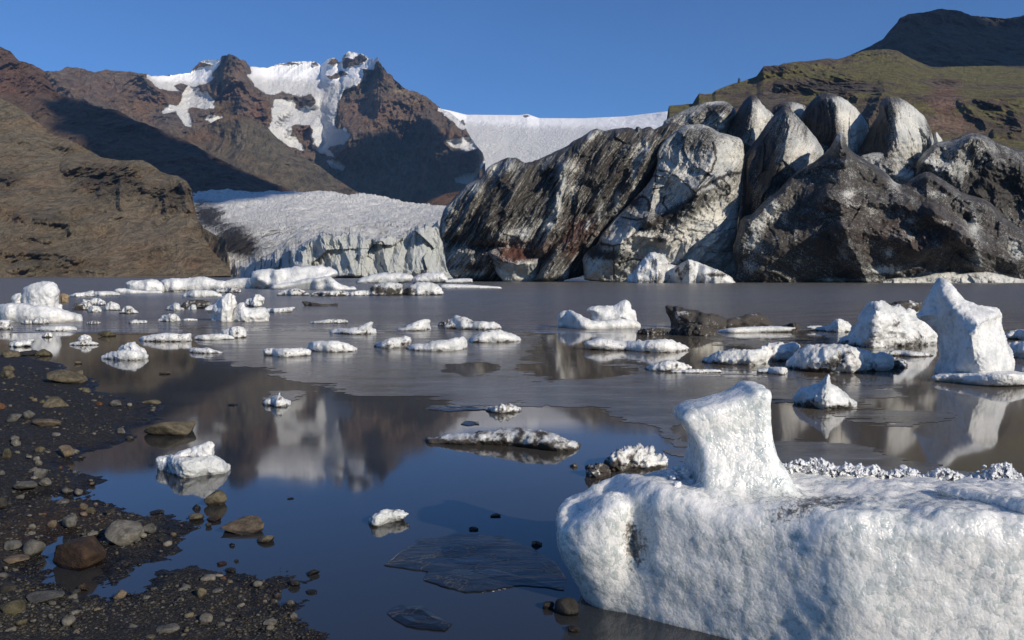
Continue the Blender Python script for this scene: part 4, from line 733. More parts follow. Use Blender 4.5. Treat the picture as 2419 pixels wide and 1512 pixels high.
b('A', 'grey lumpy floe below the anvil-shaped iceberg', '1915,254 1940,238 1965,225 2060,209 2100,222 2150,245 2152,260 2000,264', .27, 1.2, seed=11, **FL)
b('A', 'dirt-striped flat floe leading to the blackened berg', '2148,254 2180,236 2225,232 2300,230 2380,226 2425,240 2425,258 2400,267 2200,268', .28, 1.1, seed=12, db='2230,250,60,8,.5 2380,258,40,8,.4', **FL)
RB = 'rubble ice left of the ridge of floes'
b('A', 'jumbled dirty ice heap with a white knob in the left rubble', ['500,358 520,320 570,315 600,325 640,345 600,364 520,364', '565,320 580,288 600,290 625,300 640,318 600,335'], .32, 1.3, seed=13, amp=.16, D0=gbot('A', 364), db='550,345,40,20,.4', **IB)
b('A', 'grey-white hump at the back of the left rubble', '612,310 640,280 685,277 715,295 738,312 728,332 660,330', .2, 1.0, seed=14, amp=.14, **IB)
b('A', 'small pointed white lump in front of the left rubble', '606,378 612,350 628,332 650,330 690,340 712,370 670,380', .14, 1.0, seed=15, amp=.14, **IB)
b('A', 'small white ice tent with a peaked crest beside the rubble', '718,358 740,318 765,300 800,312 830,326 838,356 780,368', .16, 1.0, seed=16, amp=.14, **IB)
b('A', 'small tan-stained ice hump right of the white ice tent', '818,384 850,352 890,330 925,346 940,360 972,380 900,392', .34, 1.0, seed=17, amp=.14, **IB)
b('A', 'small white floe with a curled tip left of the sail-shaped berg', '1148,342 1200,326 1215,306 1252,320 1250,345 1287,352 1282,366 1180,367 1165,352', .1, 1.0, seed=18, amp=.12, **IB)
b('A', 'dark grit-covered flat floe behind the curled floe', '1248,345 1270,318 1300,294 1360,292 1420,290 1472,310 1452,336 1330,342 1300,357', .62, 1.0, seed=19, amp=.12, **FL)
b('A', 'tiny white lump at the edge of the dark grit floe', '1296,358 1312,340 1332,326 1362,322 1368,360 1330,364', .14, 1.0, seed=20, **IB)
b('A', 'white sail-shaped iceberg with a rounded companion hump', [('1420,356 1450,340 1485,325 1510,290 1535,268 1580,250 1652,251 1648,300 1640,350 1650,445 1500,443 1450,437 1470,395 1440,375', {'k': .7}), '1610,440 1620,370 1650,320 1696,308 1702,342 1740,350 1785,348 1832,340 1850,360 1874,382 1862,432 1740,444'], .0, .8, tol=.15, seed=21, amp=.08, rim=.25, res=60, creases=[(pl('A', '1620,260 1610,350 1600,440'), -8, 8, 1)], **IB)
b('A', 'small twisted white berg behind the sail-shaped one', '1698,318 1718,286 1768,276 1772,255 1792,250 1832,270 1836,300 1816,312 1826,336 1750,340 1710,332', .16, .8, seed=22, amp=.14, **IB)
b('A', 'slim low floe with a raised tip right of the sail-shaped berg', '1818,350 1900,350 2000,346 2052,337 2048,355 1980,382 1870,382', .14, 1.2, seed=23, **FL)
b('A', 'dark log-shaped piece of grit-covered ice afloat on open water', '2088,302 2130,302 2200,316 2300,322 2352,315 2345,331 2250,336 2130,335 2110,320', .8, .8, seed=24, mat=M_GRIT, **FL)
b('A', 'small lumpy white floe with a notch below the dark grit floe', '1088,434 1120,420 1122,402 1188,385 1232,396 1257,420 1250,442 1170,446', .2, 1.0, seed=25, amp=.14, **IB)
b('A', 'sliver of thin ice beside the notched white floe', '1255,428 1320,418 1388,430 1330,438 1262,438', .06, 1.3, seed=26, **FL)
b('A', 'string of slush lumps ahead of the notched white floe', '888,456 905,440 940,428 985,436 1022,434 1022,452 920,460', .3, 1.0, seed=27, amp=.2, **FL)
b('A', 'low slush patch right of the big domed iceberg', '592,450 650,435 700,446 692,462 610,462', .3, 1.0, seed=28, amp=.2, **FL)
b('A', 'grey lumpy ice against the foot of the big domed iceberg', ['138,452 165,430 195,425 230,440 220,460 160,462', '200,445 260,414 330,420 348,446 300,462 220,462'], .3, 1.0, seed=29, amp=.14, **IB)
b('A', 'grey ice hummock cut by the left edge below the domed iceberg', '-40,435 40,428 82,430 86,480 106,494 60,500 -40,500', .22, 1.0, seed=30, amp=.12, **IB)
b('A', 'flat pale floe below the big domed iceberg', '236,508 258,482 350,473 460,470 532,480 540,507 400,511', .15, 1.2, seed=31, **FL)
b('A', 'tiny grey ice pyramid below the flat pale floe', '278,550 312,525 346,509 372,546 325,555', .25, 1.0, seed=32, name='ice_chunk', cat='ice chunk')
b('A', 'white tilted floe close to the shore stones at the left', '56,608 80,582 170,572 238,556 240,582 200,606 120,624', .08, 1.1, seed=33, **FL)
b('A', 'little white block sitting on a flat shelf of ice', ['466,595 545,578 635,578 688,591 680,604 520,611', ('542,582 550,542 600,530 638,552 638,580', {'D': gbot('A', 596)})], .18, 1.0, seed=34, amp=.12, name='ice_chunk', cat='ice chunk')
b('A', 'long flat white floe with a lifted right corner', '958,572 970,550 1080,531 1160,518 1280,530 1332,520 1326,550 1348,577 1250,583 990,581', .12, 1.2, seed=35, **FL)
b('A', 'white floe carrying a tilted grey slab at its right end', ['1343,568 1350,542 1440,532 1530,525 1600,535 1640,562 1450,575', '1540,550 1548,512 1572,490 1640,475 1702,485 1717,546 1640,562'], .12, 1.1, seed=36, amp=.12, db='1640,510,50,20,.2', **FL)
b('A', 'bright white lumpy iceberg with a stepped top nearest the left shore', ['688,694 720,672 760,655 832,640 900,640 1000,650 1042,690 980,711 850,713 740,703', '815,660 832,620 870,600 902,589 942,587 970,615 1006,630 1022,665 960,690 860,690'], .04, 1.0, seed=37, amp=.13, res=60, **IB)
b('A', 'thin pale floe with a low hump right of the stepped bright one', '1308,648 1330,620 1400,628 1440,621 1490,640 1568,656 1540,666 1340,663', .18, 1.2, seed=38, **FL)
b('A', 'flat oval floe with a bluish wet top', '1823,660 1840,631 1900,627 2000,630 2140,624 2168,650 2150,678 2000,694 1900,689 1870,667', .12, 1.2, seed=39, **FL)
b('A', 'smooth white hump-backed floe right of the wet oval one', '2133,632 2150,580 2250,578 2330,571 2400,590 2480,622 2492,646 2440,654 2300,658 2150,651', .06, 1.1, seed=40, **FL)
b('A', 'thin strip of dirty slush ice at the edge of the open water', '2130,450 2250,430 2330,424 2420,434 2410,452 2200,458', .34, 1.2, seed=41, amp=.14, **FL)
b('A', 'small glassy ice pyramid alone in the calm water', '1812,1006 1860,975 1905,965 1922,955 1940,938 1946,932 1955,955 1985,975 2028,1000 2012,1027 1930,1040 1850,1017', .12, 1.0, seed=42, amp=.12, name='ice_chunk', cat='ice chunk', chk=1)
# --- middle
b('B', 'low white floe with a fish-tail right end', '0,475 60,456 180,460 240,428 300,408 300,425 275,450 322,466 312,492 200,500 30,492', .12, 1.2, seed=43, **FL)
b('B', 'thin crust of dirty ice left of the fish-tail floe', '-30,420 0,398 60,395 130,402 132,420 60,426', .3, 1.2, seed=44, **FL)
b('B', 'white floe with a slanting fin at its right end', '342,468 480,461 530,425 600,402 645,393 670,408 658,430 674,456 620,473 450,473', .08, 1.1, seed=45, **FL)
b('B', 'lumpy white floe with a brown gritty back left of open water', ['697,434 760,402 805,395 830,420 780,445', '740,455 760,425 800,400 830,371 882,385 920,406 1000,410 1112,420 1127,457 1060,471 900,465 760,458'], .12, 1.0, seed=46, amp=.14, db='750,420,50,25,.5 950,415,60,14,.3', **FL)
b('B', 'broad smooth dome of grey-white ice right of the middle floes', '895,545 950,497 1050,470 1112,461 1180,485 1242,505 1263,537 1180,548 950,551', .12, 1.2, seed=47, **FL)
b('B', 'grey wedge of ice leaning on its white neighbour', '286,578 320,547 400,522 535,499 542,552 480,583 380,591', .18, 1.1, seed=48, db='510,555,40,18,.4', **FL)
b('B', 'bulky white floe with a snub raised right end', '488,590 530,562 640,556 680,536 780,526 850,512 882,504 905,548 897,593 800,606 640,606 540,601', .04, 1.1, seed=49, amp=.11, **FL)
b('B', 'gleaming white iceberg with a wave-shaped hollow in the open water', ['1488,428 1490,395 1495,355 1530,342 1570,334 1600,352 1622,360 1665,388 1720,410 1850,400 1950,400 2000,405 2032,437 2020,451 1900,458 1760,461 1640,465 1520,448', ('1700,400 1712,380 1702,358 1676,340 1690,322 1722,311 1800,307 1842,315 1870,303 1892,288 1915,276 1938,271 1955,290 1967,312 1968,330 1996,333 2006,376 2000,415 1900,430 1760,425', {'D': gbot('B', 450)})], -.05, .8, seed=50, amp=.06, rim=.2, res=70, creases=[(pl('B', '1640,455 1630,410 1590,350'), 6, 14, 1), (pl('B', '1720,420 1850,395 1900,380 2010,430'), 5, 10, 1)], **IB)
b('B', 'long flat white floe below the gleaming wave-shaped iceberg', '1645,560 1700,530 1790,514 1850,535 1950,540 2060,530 2200,519 2262,545 2342,570 2348,598 2200,616 2080,613 1900,598 1720,578', .06, 1.3, seed=51, amp=.12, res=60, **FL)
b('B', 'long spindle-shaped floe of gritty grey ice in the middle foreground', '562,1172 640,1164 700,1160 830,1142 905,1140 980,1125 1050,1120 1100,1105 1165,1104 1230,1099 1290,1108 1340,1110 1400,1128 1480,1140 1530,1165 1600,1182 1658,1216 1622,1244 1500,1262 1380,1244 1200,1219 1100,1216 1000,1214 800,1214 640,1194', .44, 1.5, tol=.8, seed=52, amp=.10, res=110, rim=.5, db='1400,1205,120,24,.22 800,1190,200,14,.25 1550,1200,60,20,-.25', spiky=.2, **FL)
b('B', 'brown gritty slush lump just behind the big foreground ice block', ['1660,1398 1690,1366 1655,1352 1755,1330 1800,1345 1850,1400 1750,1424 1680,1424', '1760,1345 1800,1290 1850,1266 1900,1245 1980,1232 2050,1221 2112,1240 2122,1270 2205,1300 2192,1342 2100,1370 1980,1366 1850,1400'], .28, 1.1, tol=.5, seed=53, amp=.18, res=80, spiky=.8, db='1780,1360,120,50,.5 1850,1270,80,30,.25 2100,1310,80,40,-.3', **FL)
b('B', 'grey slush hummock frozen into the skim ice', '1005,990 1045,972 1080,960 1130,948 1180,945 1252,970 1268,992 1180,1003 1100,1012', .3, 1.2, tol=.6, seed=54, amp=.18, spiky=.6, **FL)
b('B', 'tiny lump of slush near the brown gritty slush lump', '1562,1346 1580,1336 1605,1332 1622,1345 1600,1360', .5, 1.0, seed=55, amp=.2, name='ice_chunk', cat='ice chunk')
b('B', 'blackened broken berg with a white back below the anvil-shaped iceberg', ['100,235 140,222 240,208 270,215 260,244 130,246', '240,240 265,205 310,170 400,158 470,162 490,200 482,242 300,244', ('470,230 520,195 560,165 640,152 700,170 735,200 750,222 640,240 520,242', {}), '-20,238 40,218 110,216 118,240 20,246'], .14, 1.0, seed=56, amp=.14, db='400,215,90,30,.75 520,215,24,26,.6 300,200,40,30,.3 680,205,60,30,.15', **IB)
b('B', 'broad white floe with a grey crest behind the blackened berg', ['168,158 220,125 300,104 380,94 540,100 560,135 440,160 250,165', ('260,160 310,128 380,135 420,158', {}), '545,130 600,102 680,92 742,92 758,118 790,132 700,150 560,150', '740,146 860,132 935,132 940,150 800,156'], .06, 1.3, seed=57, amp=.10, D0=gbot('B', 165), db='330,140,50,16,.4 640,115,60,10,.15', **FL)
b('B', 'thin pale tongue of ice reaching right from the blackened berg', '720,180 760,168 860,170 1000,178 1140,188 1100,196 870,198 740,200', .06, 1.6, seed=58, amp=.04, **FL)
# --- right
b('C', 'coal-black berg of ice with a horned left end', ['286,253 350,258 430,275 520,290 600,310 650,330 700,345 740,385 560,398 420,390 325,390 335,345 312,305', '560,392 640,340 740,320 800,308 852,299 882,310 922,345 952,372 850,383 740,388'], .86, .8, tol=.2, seed=60, amp=.09, res=70, db='380,320,40,50,-.25 480,310,60,20,-.18', rim=-.1, creases=[(pl('C', '300,260 420,330 520,390'), 14, 22, 1), (pl('C', '850,300 780,350'), 8, 18, 1)], **IB)
b('C', 'bank of dark rubble in front of the coal-black berg', ['132,422 150,396 230,393 310,395 320,425 200,432', '300,425 350,392 400,375 470,360 540,385 605,420 560,440 400,436'], .8, 1.1, seed=61, amp=.2, res=70, spiky=1., rim=-.2, db='450,400,80,16,-.12', **FL)
b('C', 'white shelf of ice along the foot of the coal-black berg', '585,408 700,386 900,378 1000,380 1092,390 1000,408 800,419 650,421', .1, 1.3, seed=62, amp=.06, **FL)
b('C', 'small dark clod of ice at the end of the white shelf', '985,382 1030,366 1062,354 1112,385 1090,396 1030,394', .85, 1.0, seed=63, amp=.15, rim=0, name='ice_chunk', cat='ice chunk')
b('C', 'white floe with a small double peak left of the grey-white hill of ice', ['1115,385 1170,374 1242,378 1300,395 1290,412 1200,404', '1240,395 1290,352 1315,335 1332,331 1350,345 1372,352 1396,376 1412,402 1340,419 1280,412'], .08, 1.0, seed=64, amp=.12, **FL)
b('C', 'large rounded hill of granular grey-white ice beside the standing pillar', ['1250,470 1320,450 1380,440 1420,380 1455,340 1480,308 1495,265 1510,239 1570,234 1610,250 1642,264 1700,270 1762,275 1810,310 1850,350 1880,390 1908,432 1904,488 1750,494 1640,499 1540,512 1420,500 1330,484'], .10, .9, tol=.3, seed=65, amp=.11, res=110, edge=.03, spiky=.3, rim=.35, creases=[(pl('C', '1540,240 1640,360 1700,500'), 26, 60, 1), (pl('C', '1500,260 1440,420'), 8, 40, 1)], **IB)
b('C', 'dark dirty ridge of ice behind the granular hill', '1610,262 1622,246 1660,238 1700,231 1760,236 1812,234 1830,270 1800,300 1700,300 1660,275', .6, .8, seed=66, amp=.14, D0=float(G(619 + .4 * 480)), **FL)
b('C', 'tall standing pillar of blue-white ice leaning left at the right edge', [('1780,308 1795,298 1810,288 1825,245 1842,210 1860,185 1880,158 1888,135 1897,118 1912,106 1932,104 1950,115 1972,130 1995,152 2022,176 2050,205 2080,230 2115,252 2150,268 2210,274 2272,275 2284,290 2287,312 2280,340 2276,372 2295,405 2312,442 2325,480 2342,520 2356,560 2372,602 2392,642 2400,690 2200,712 2000,700 1880,672 1884,635 1892,605 1902,580 1910,540 1916,500 1914,465 1908,428 1880,400 1850,370 1815,352 1792,338', {'k': .62, 'tol': .06}), '1862,684 1900,660 2000,650 2150,655 2300,640 2450,655 2560,670 2560,715 2440,722 2200,728 2050,716 1930,702'], -.04, 1.0, tol=.3, seed=67, amp=.055, res=150, edge=.02, rim=.12, creases=[(pl('C', '1930,110 2010,200 2150,275 2270,285'), 26, 50, 1), (pl('C', '2275,285 2255,420 2280,560 2350,660'), 60, 130, 1), (pl('C', '1790,320 1900,380 1990,520 1960,650'), 12, 40, 1), (pl('C', '2080,420 2060,560 2000,650'), 14, 30, 1)], **IB)
b('C', 'long ragged white floe with a crest at its right end', '486,588 560,556 620,536 680,520 740,509 800,518 850,515 880,495 920,480 960,478 1000,470 1050,473 1088,486 1078,532 1000,563 940,584 850,615 700,609 560,604', .06, 1.2, tol=.5, seed=68, amp=.15, res=90, db='600,590,120,12,.25', **FL)
b('C', 'wide grey-white floe sloping to a wet dark edge', '996,598 1030,572 1062,552 1072,520 1112,500 1180,487 1240,500 1300,487 1392,490 1480,510 1540,540 1620,560 1722,580 1755,602 1680,619 1550,646 1400,661 1200,656 1060,635 1010,609', .16, 1.4, tol=.6, seed=69, amp=.14, res=110, db='1350,600,160,30,.35 1640,590,110,24,.55 1200,640,150,14,.3 1180,510,80,24,-.1', **FL)
b('C', 'smooth bright white block resting on the wide grey floe', '1498,588 1506,568 1522,550 1562,534 1600,540 1642,550 1658,580 1648,602 1630,622 1560,632 1512,612', -.1, .8, seed=70, amp=.06, res=50, rim=0, chk=2, D0=float(G(619 + .4 * 648)), name='ice_chunk', cat='ice chunk')
b('C', 'very flat grey floe behind the wide grey-white one', '1545,535 1620,521 1700,520 1850,535 1905,553 1780,563 1650,553', .3, 1.5, seed=71, amp=.06, **FL)
b('C', 'low hump of white ice ringed by wet slush', ['170,640 200,615 240,598 290,584 340,577 420,600 472,632 400,645 300,650', '300,648 420,634 520,632 620,634 645,648 480,660'], .18, 1.2, tol=.6, seed=72, amp=.13, res=60, **FL)
b('C', 'small peaked iceberg with a needle spike and a dark foot', '1055,812 1075,785 1110,745 1150,735 1190,724 1220,708 1240,690 1252,672 1260,662 1268,675 1282,700 1304,730 1335,755 1370,780 1404,810 1474,838 1440,860 1300,876 1180,868 1090,848', .06, 1.1, tol=.5, seed=73, amp=.12, res=90, db='1150,820,70,26,.6 1280,850,60,14,.35', **IB)
b('C', 'grey floe cut by the right edge behind the pillar', '2296,428 2350,401 2440,398 2520,400 2520,462 2440,464 2340,453', .16, 1.1, seed=74, **FL)
b('C', 'white lump cut by the right edge below the grey floe', '2322,520 2350,477 2440,460 2540,462 2540,575 2440,573 2370,568 2330,535', .06, 1.0, seed=75, amp=.12, **FL)
b('C', 'flat sliver of white ice below the crested white floe', '818,642 900,620 1020,619 1026,650 1010,668 940,664', .08, 1.5, tol=.7, seed=76, amp=.07, **FL)
b('P', 'small pale iceberg with a sharp peak against the ice wall', ['1474,664 1490,648 1502,637 1518,616 1536,597 1545,594 1553,598 1566,606 1578,620 1572,640 1560,668 1500,668', '1555,668 1570,625 1600,628 1625,611 1662,625 1700,640 1747,664 1700,669'], .22, .55, tol=.3, seed=77, amp=.07, chk=0, edge=.03, res=80, rim=.1, db='1615,640,20,12,.5 1690,650,30,4,.5', creases=[(pl('P', '1545,594 1560,625 1556,668'), 14, 22, 1), (pl('P', '1535,600 1515,640'), 6, 12, 1)], **IB)
b('A', 'fringe of low broken ice where the hillside meets the glacier', ['1470,100 1500,80 1600,68 1700,66 1760,72 1740,128 1560,132 1480,125', '1380,85 1400,76 1450,84 1500,100 1490,120 1430,124 1395,108'], .1, 1.6, seed=78, amp=.14, D0=gbot('A', 132), db='1420,100,50,25,.9 1560,100,60,12,.4', **FL)
# --- near
b('D', 'two-piece white ice chunk with a flat tilted slab near the stony shore', ['788,592 800,580 830,566 890,566 940,580 1000,583 1060,570 1090,572 1140,596 1184,630 1178,658 1100,669 1040,668 1010,680 950,690 880,669 820,643 800,620', ('880,578 900,560 920,545 960,535 1000,525 1040,508 1076,494 1099,513 1095,535 1086,560 1060,578 980,584', {'D': float(G(812.4 + .46252 * 655)), 'k': .9})], .04, .95, tol=.45, seed=80, amp=.11, res=110, rim=.3, db='860,615,60,40,.14', creases=[(pl('D', '915,570 920,620 915,680'), 12, 20, 1), (pl('D', '1040,580 1030,670'), 6, 18, 1)], name='ice_chunk', cat='ice chunk', facet=.05)  # blob greys the left face: shade painted through the dirt value
b('P', 'small translucent grey plate of ice awash in the calm water', '866,1238 872,1225 880,1216 905,1204 950,1202 958,1212 972,1213 940,1226 900,1242 884,1248', .22, 1.0, tol=.5, seed=81, amp=.12, res=60, name='ice_chunk', cat='ice chunk')
# --- thin plates lying in the water (irregular discs with a real edge)
def plate(label, s, z=.001, th=.0045, mat=None, seed=0, cat='ice plate', name='ice_plate', amp=2.5):
    op = rough(pl('P', s), amp, 9, seed); q = np.stack([W(x, y, G(y))[:2] for x, y in op]); c = q.mean(0)
    ring = lambda sc, zz: np.concatenate([(q - c) * sc, np.full((len(q), 1), zz)], 1)
    v = np.concatenate([ring(1.0, -.01), ring(1., z + th * .4), ring(.985, z + th), ring(.6, z + th + .004), ring(.25, z + th * .8), [[0, 0, z + th]]])
    v[:, 2] += .0022 * fbm(v * [2, 2, 0], 3, .5, seed) * (v[:, 2] > 0)
    n = len(q); i = np.arange(n); j = np.roll(i, -1); f = [np.stack([i + k * n, j + k * n, j + (k + 1) * n, i + (k + 1) * n], -1) for k in range(4)]
    f.append(np.stack([i + 4 * n, j + 4 * n, np.full(n, 5 * n), np.full(n, 5 * n)], -1)); f = np.concatenate(f)
    tri = np.concatenate([f[:, [0, 1, 2]], f[:-n][:, [0, 2, 3]]])
    o = mesh(name, v, tri, mat or M_PLATE, smooth=False); o.location = (c[0], c[1], 0); tag(o, label, cat)
plate('large clear plate of cracked ice lying flat in dark water', '908,1337 930,1318 950,1302 985,1283 982,1276 1030,1270 1090,1261 1140,1264 1192,1270 1230,1285 1262,1300 1312,1332 1338,1370 1332,1396 1280,1388 1232,1384 1160,1396 1100,1402 1050,1388 1000,1372 1010,1352 960,1345', seed=1)
plate('small clear plate of ice nearest the lower edge of the water', '914,1450 928,1438 950,1429 1002,1435 1032,1460 1068,1476 1050,1491 1000,1488 958,1480 930,1462', seed=2)
plate('blue sheet of thin ice at the left tip of the skim ice', '1003,968 1020,958 1080,960 1160,962 1150,968 1060,972', seed=3, z=.004, th=.004)
plate('small blue shard of thin ice beside the spindle floe', '1088,1002 1100,996 1130,997 1132,1003 1105,1007', seed=4, z=.004, th=.004)
# ------------------------------------------------------------------ water, skim ice, shore
def flat(name, x0, x1, y0, y1, z, mat, nx=2, ny=2):
    X, Y = np.meshgrid(np.linspace(x0, x1, nx), np.linspace(y0, y1, ny)); v = np.stack([X.ravel(), Y.ravel(), np.full(X.size, z)], -1)
    return mesh(name, v, gridfaces(ny, nx), mat)
tag(flat('lagoon_water', -3500, 3500, -1500, 4200, 0, M_WATER), 'milky lagoon water, mirror calm near the shore', None, None, 'structure')
LAND = [pl('P', '-900,836 0,838 60,846 110,852 150,862 165,880 200,892 230,905 220,925 270,938 330,948 395,958 360,975 380,990 330,1005 300,1018 325,1035 270,1050 230,1062 180,1068 205,1085 160,1096 175,1112 225,1128 232,1142 200,1160 220,1168 150,1176 100,1172 40,1192 0,1205 -900,1230'),
        pl('D', '-2000,860 0,862 30,850 90,840 140,812 230,795 300,800 440,805 520,822 600,832 640,850 620,868 720,880 800,885 900,905 960,905 1060,920 1080,940 1040,965 960,985 930,1030 960,1050 880,1070 780,1110 720,1140 680,1160 640,1200 590,1230 540,1215 560,1170 500,1120 480,1090 440,1050 420,1020 300,1000 240,1030 215,1060 220,1110 215,1150 200,1175 -2000,1180'),
        pl('D', '-2000,1100 200,1165 240,1215 330,1255 400,1275 440,1300 440,1320 530,1310 560,1315 620,1275 700,1260 740,1215 800,1165 900,1150 1050,1142 1160,1150 1260,1175 1400,1205 1530,1220 1500,1250 1440,1265 1460,1310 1540,1330 1500,1370 1530,1390 1545,1440 1600,1470 1650,1490 1660,1530 1700,1700 1500,3200 -6000,3200')]
GL = [np.stack([W(x, y, G(y))[:2] for x, y in rough(p, 5., 14, 3 + i)]) for i, p in enumerate(LAND)]
def landh(xy):
    s = np.max([polysd(xy, g)[0] for g in GL], 0)
    z3 = np.concatenate([xy, np.zeros((len(xy), 1))], 1); R = np.sqrt(xy[:, 1:2] ** 2 + .1) / 5
    h = np.where(s > 0, .055 * (1 - np.exp(-s / .18)) + .012 * s, .16 * s)
    near = np.exp(-np.abs(s) / .8)
    h = h + .030 * fbm(z3 * 2.2, 5, .55, 2) * (.35 + .65 * near) + .022 * fbm(z3 * 9, 4, .6, 4) + .010 * fbm(z3 * 34, 3, .65, 6)
    return np.maximum(h, -.5), s
def shore():
    xs = np.concatenate([-8 - np.geomspace(60, .3, 24), np.linspace(-8, -3.6, 170), np.linspace(-3.58, .75, 320), .75 + np.geomspace(.05, 40, 22)])
    ys = np.concatenate([np.linspace(-25, 2.2, 24), np.linspace(2.3, 6.3, 300), np.geomspace(6.32, 18.5, 260)])
    X, Y = np.meshgrid(xs, ys); xy = np.stack([X.ravel(), Y.ravel()], -1); h, s = landh(xy)
    v = np.concatenate([xy, h[:, None]], 1)
    pxc = blobs('g', '400,560,400,130,1.')[0]
    br = np.zeros(len(xy)); c = W(pxc[0], pxc[1], float(G(pxc[1]))); br = np.exp(-((xy[:, 0] - c[0]) / .42) ** 2 - ((xy[:, 1] - c[1]) / .5) ** 2)
    o = mesh('shore_ground', v, gridfaces(len(ys), len(xs)), M_SAND, {'brown': br}); tag(o, 'wet black sand and gravel shore', None, None, 'structure')
shore()
# skim ice: one thin sheet, irregular, with leads of open water
SKIM = [pl('P', '420,768 560,772 700,768 900,776 1250,780 1290,800 1250,830 1300,838 1420,842 1500,850 1540,866 1700,880 1900,890 1960,900 2100,915 2150,940 2000,960 1800,955 1640,985 1600,1020 1640,1058 1600,1062 1540,1022 1450,985 1400,960 1300,958 1150,962 1080,968 1010,962 1060,948 1000,938 860,936 760,918 700,908 660,884 560,868 480,850 500,820 440,800'),
        pl('P', '1560,1056 1700,1060 1800,1040 1880,1030 1990,1050 2100,1075 2250,1100 2418,1120 2600,1130 2600,1180 2100,1150 1900,1100 1700,1100 1580,1082'),
        pl('P', '1700,905 1900,900 2100,905 2150,918 1900,935 1750,930'), pl('P', '1990,960 2150,965 2250,985 2150,1010 2020,1000 1930,985'),
        pl('P', '1500,780 1800,800 2000,790 2100,830 1900,835 1700,815'), pl('P', '640,925 720,930 690,950 620,945')]
LEADS = [pl('P', '1240,846 1330,834 1450,826 1500,838 1440,858 1330,866'), pl('P', '1230,872 1290,868 1440,866 1500,876 1400,892 1300,888'), pl('P', '1060,872 1130,868 1170,876 1100,882')]
def skim():
    xs = np.linspace(380, 2620, 1300); ys = np.concatenate([np.geomspace(764 - 648, 1185 - 648, 420) + 648])
    X, Y = np.meshgrid(xs, ys); q = np.stack([X.ravel(), Y.ravel()], -1); D = G(q[:, 1]); v = W(q[:, 0], q[:, 1], D)
    m = np.max([polysd(q, p)[0] for p in SKIM], 0); m = np.minimum(m, -np.max([polysd(q, p)[0] for p in LEADS], 0))
    w = v * [.9, .45, 0]
    m = m + 16 * fbm(w * [.8, 1.6, 0], 5, .6, 3) + 22 * fbm(v * [.7, 5., 0], 5, .7, 9) - 3
    v[:, 2] = .004; f = gridfaces(len(ys), len(xs)); f = f[(m[f] > 0).all(1)]
    u, inv = np.unique(f, return_inverse=True); o = mesh('skim_ice', v[u], inv.reshape(f.shape), M_FILM); tag(o, 'grey sheet of skim ice on the calm water', None, None, 'stuff')
skim()

# ------------------------------------------------------------------ stones
def ico(sub):
    import bmesh
    bm = bmesh.new(); bmesh.ops.create_icosphere(bm, subdivisions=sub, radius=1.); v = np.array([x.co[:] for x in bm.verts]); f = np.array([[y.index for y in x.verts] for x in bm.faces]); bm.free(); return v, f
ICO = {k: ico(k) for k in (1, 2, 3, 4)}
def stone_shape(sub, seed, cuts=11, rough_=.08):
    r = np.random.RandomState(seed); v, f = ICO[sub]; v = v.copy()
    for _ in range(cuts):
        n = r.normal(size=3); n /= np.linalg.norm(n); o = r.uniform(.48, .82); s = v @ n - o; v -= np.where(s > 0, s * .88, 0)[:, None] * n
    nn = v / np.linalg.norm(v, axis=1)[:, None]
    v = v + nn * (rough_ * fbm(v * 1.6, 4, .55, seed % 50) + rough_ * .35 * fbm(v * 6, 3, .6, seed % 37))[:, None]
    lo, hi = v.min(0), v.max(0); return (v - (lo + hi) / 2) / (hi - lo) * 2, f
STC = {'tan': (.17, .145, .095), 'grey': (.15, .145, .13), 'pale': (.24, .225, .19), 'brown': (.072, .042, .024), 'dark': (.05, .045, .038), 'rust': (.19, .085, .04), 'warm': (.20, .155, .105), 'olive': (.13, .115, .065)}
STONES = bpy.data.objects
def stone(crop, cx, y0, y1, w, col, label=None, seed=0, sub=3, name='stone', cat='stone', group=None, me=None, sink=.25, cuts=12, flatb=1.):
    a, b_, c_, d_ = CROPS[crop]; px = a + b_ * cx; py0, py1 = c_ + d_ * y0, c_ + d_ * y1; wp = b_ * w
    D = float(G(py1 - .04 * (py1 - py0))); hh, _ = landh(np.array([[W(px, py1, D)[0], D]])); gz = max(float(hh[0]), 0.)
    D = float(CAM_H - gz) * D / CAM_H if gz > 0 else D
    mpp = D / F; rx = wp * mpp / 2; H = (py1 - py0) * mpp
    ry = min(rx * .85 * flatb, H * 1.6 + rx * .3); tilt = (CAM_H - gz) / D                      # apparent height mixes height and depth
    hz = max(.35 * H, H - ry * tilt * .9)
    rz = hz / (2 - 2 * sink) * 1.12
    if me is None:
        v, f = stone_shape(sub, seed, cuts); r = np.random.RandomState(seed)
        v = v * [rx, ry, rz]; o = mesh(name, v, f, M_STONE)
    else:
        o = bpy.data.objects.new(name, me); COL.objects.link(o); o.scale = (rx, ry, rz); o.rotation_euler = (0, 0, random.uniform(-.5, .5))
    p = W(px, py1, D); o.location = (p[0], D + ry * .9, gz + rz * (1 - 2 * sink))
    o.color = (*STC[col], 1) if isinstance(col, str) else (*col, 1)
    tag(o, label, cat, group); return o
S = stone
bo = dict(name='boulder', cat='boulder', sub=4)
S('D', 298, 138, 203, 190, 'tan', 'broad tan boulder at the head of the gravel spit, seen against the water', 101, **bo)
S('D', 253, 277, 330, 126, 'tan', 'rounded tan boulder in the middle of the upper gravel spit', 102, **bo)
S('D', 203, 30, 66, 80, 'olive', 'smooth olive stone just off the spit, in the white reflection', 103)
S('D', 108, 37, 62, 100, 'dark', 'flat dark stone awash beside the smooth olive one', 104, flatb=1.3)
S('D', 20, 138, 178, 74, 'tan', 'tan boulder cut by the left edge near the head of the spit', 105, **bo)
S('D', 30, 36, 70, 90, 'tan', 'low tan rock cut by the left edge, farthest up the shore', 106)
S('D', 583, 289, 322, 66, 'grey', 'rounded grey stone on the tip of the upper spit', 107)
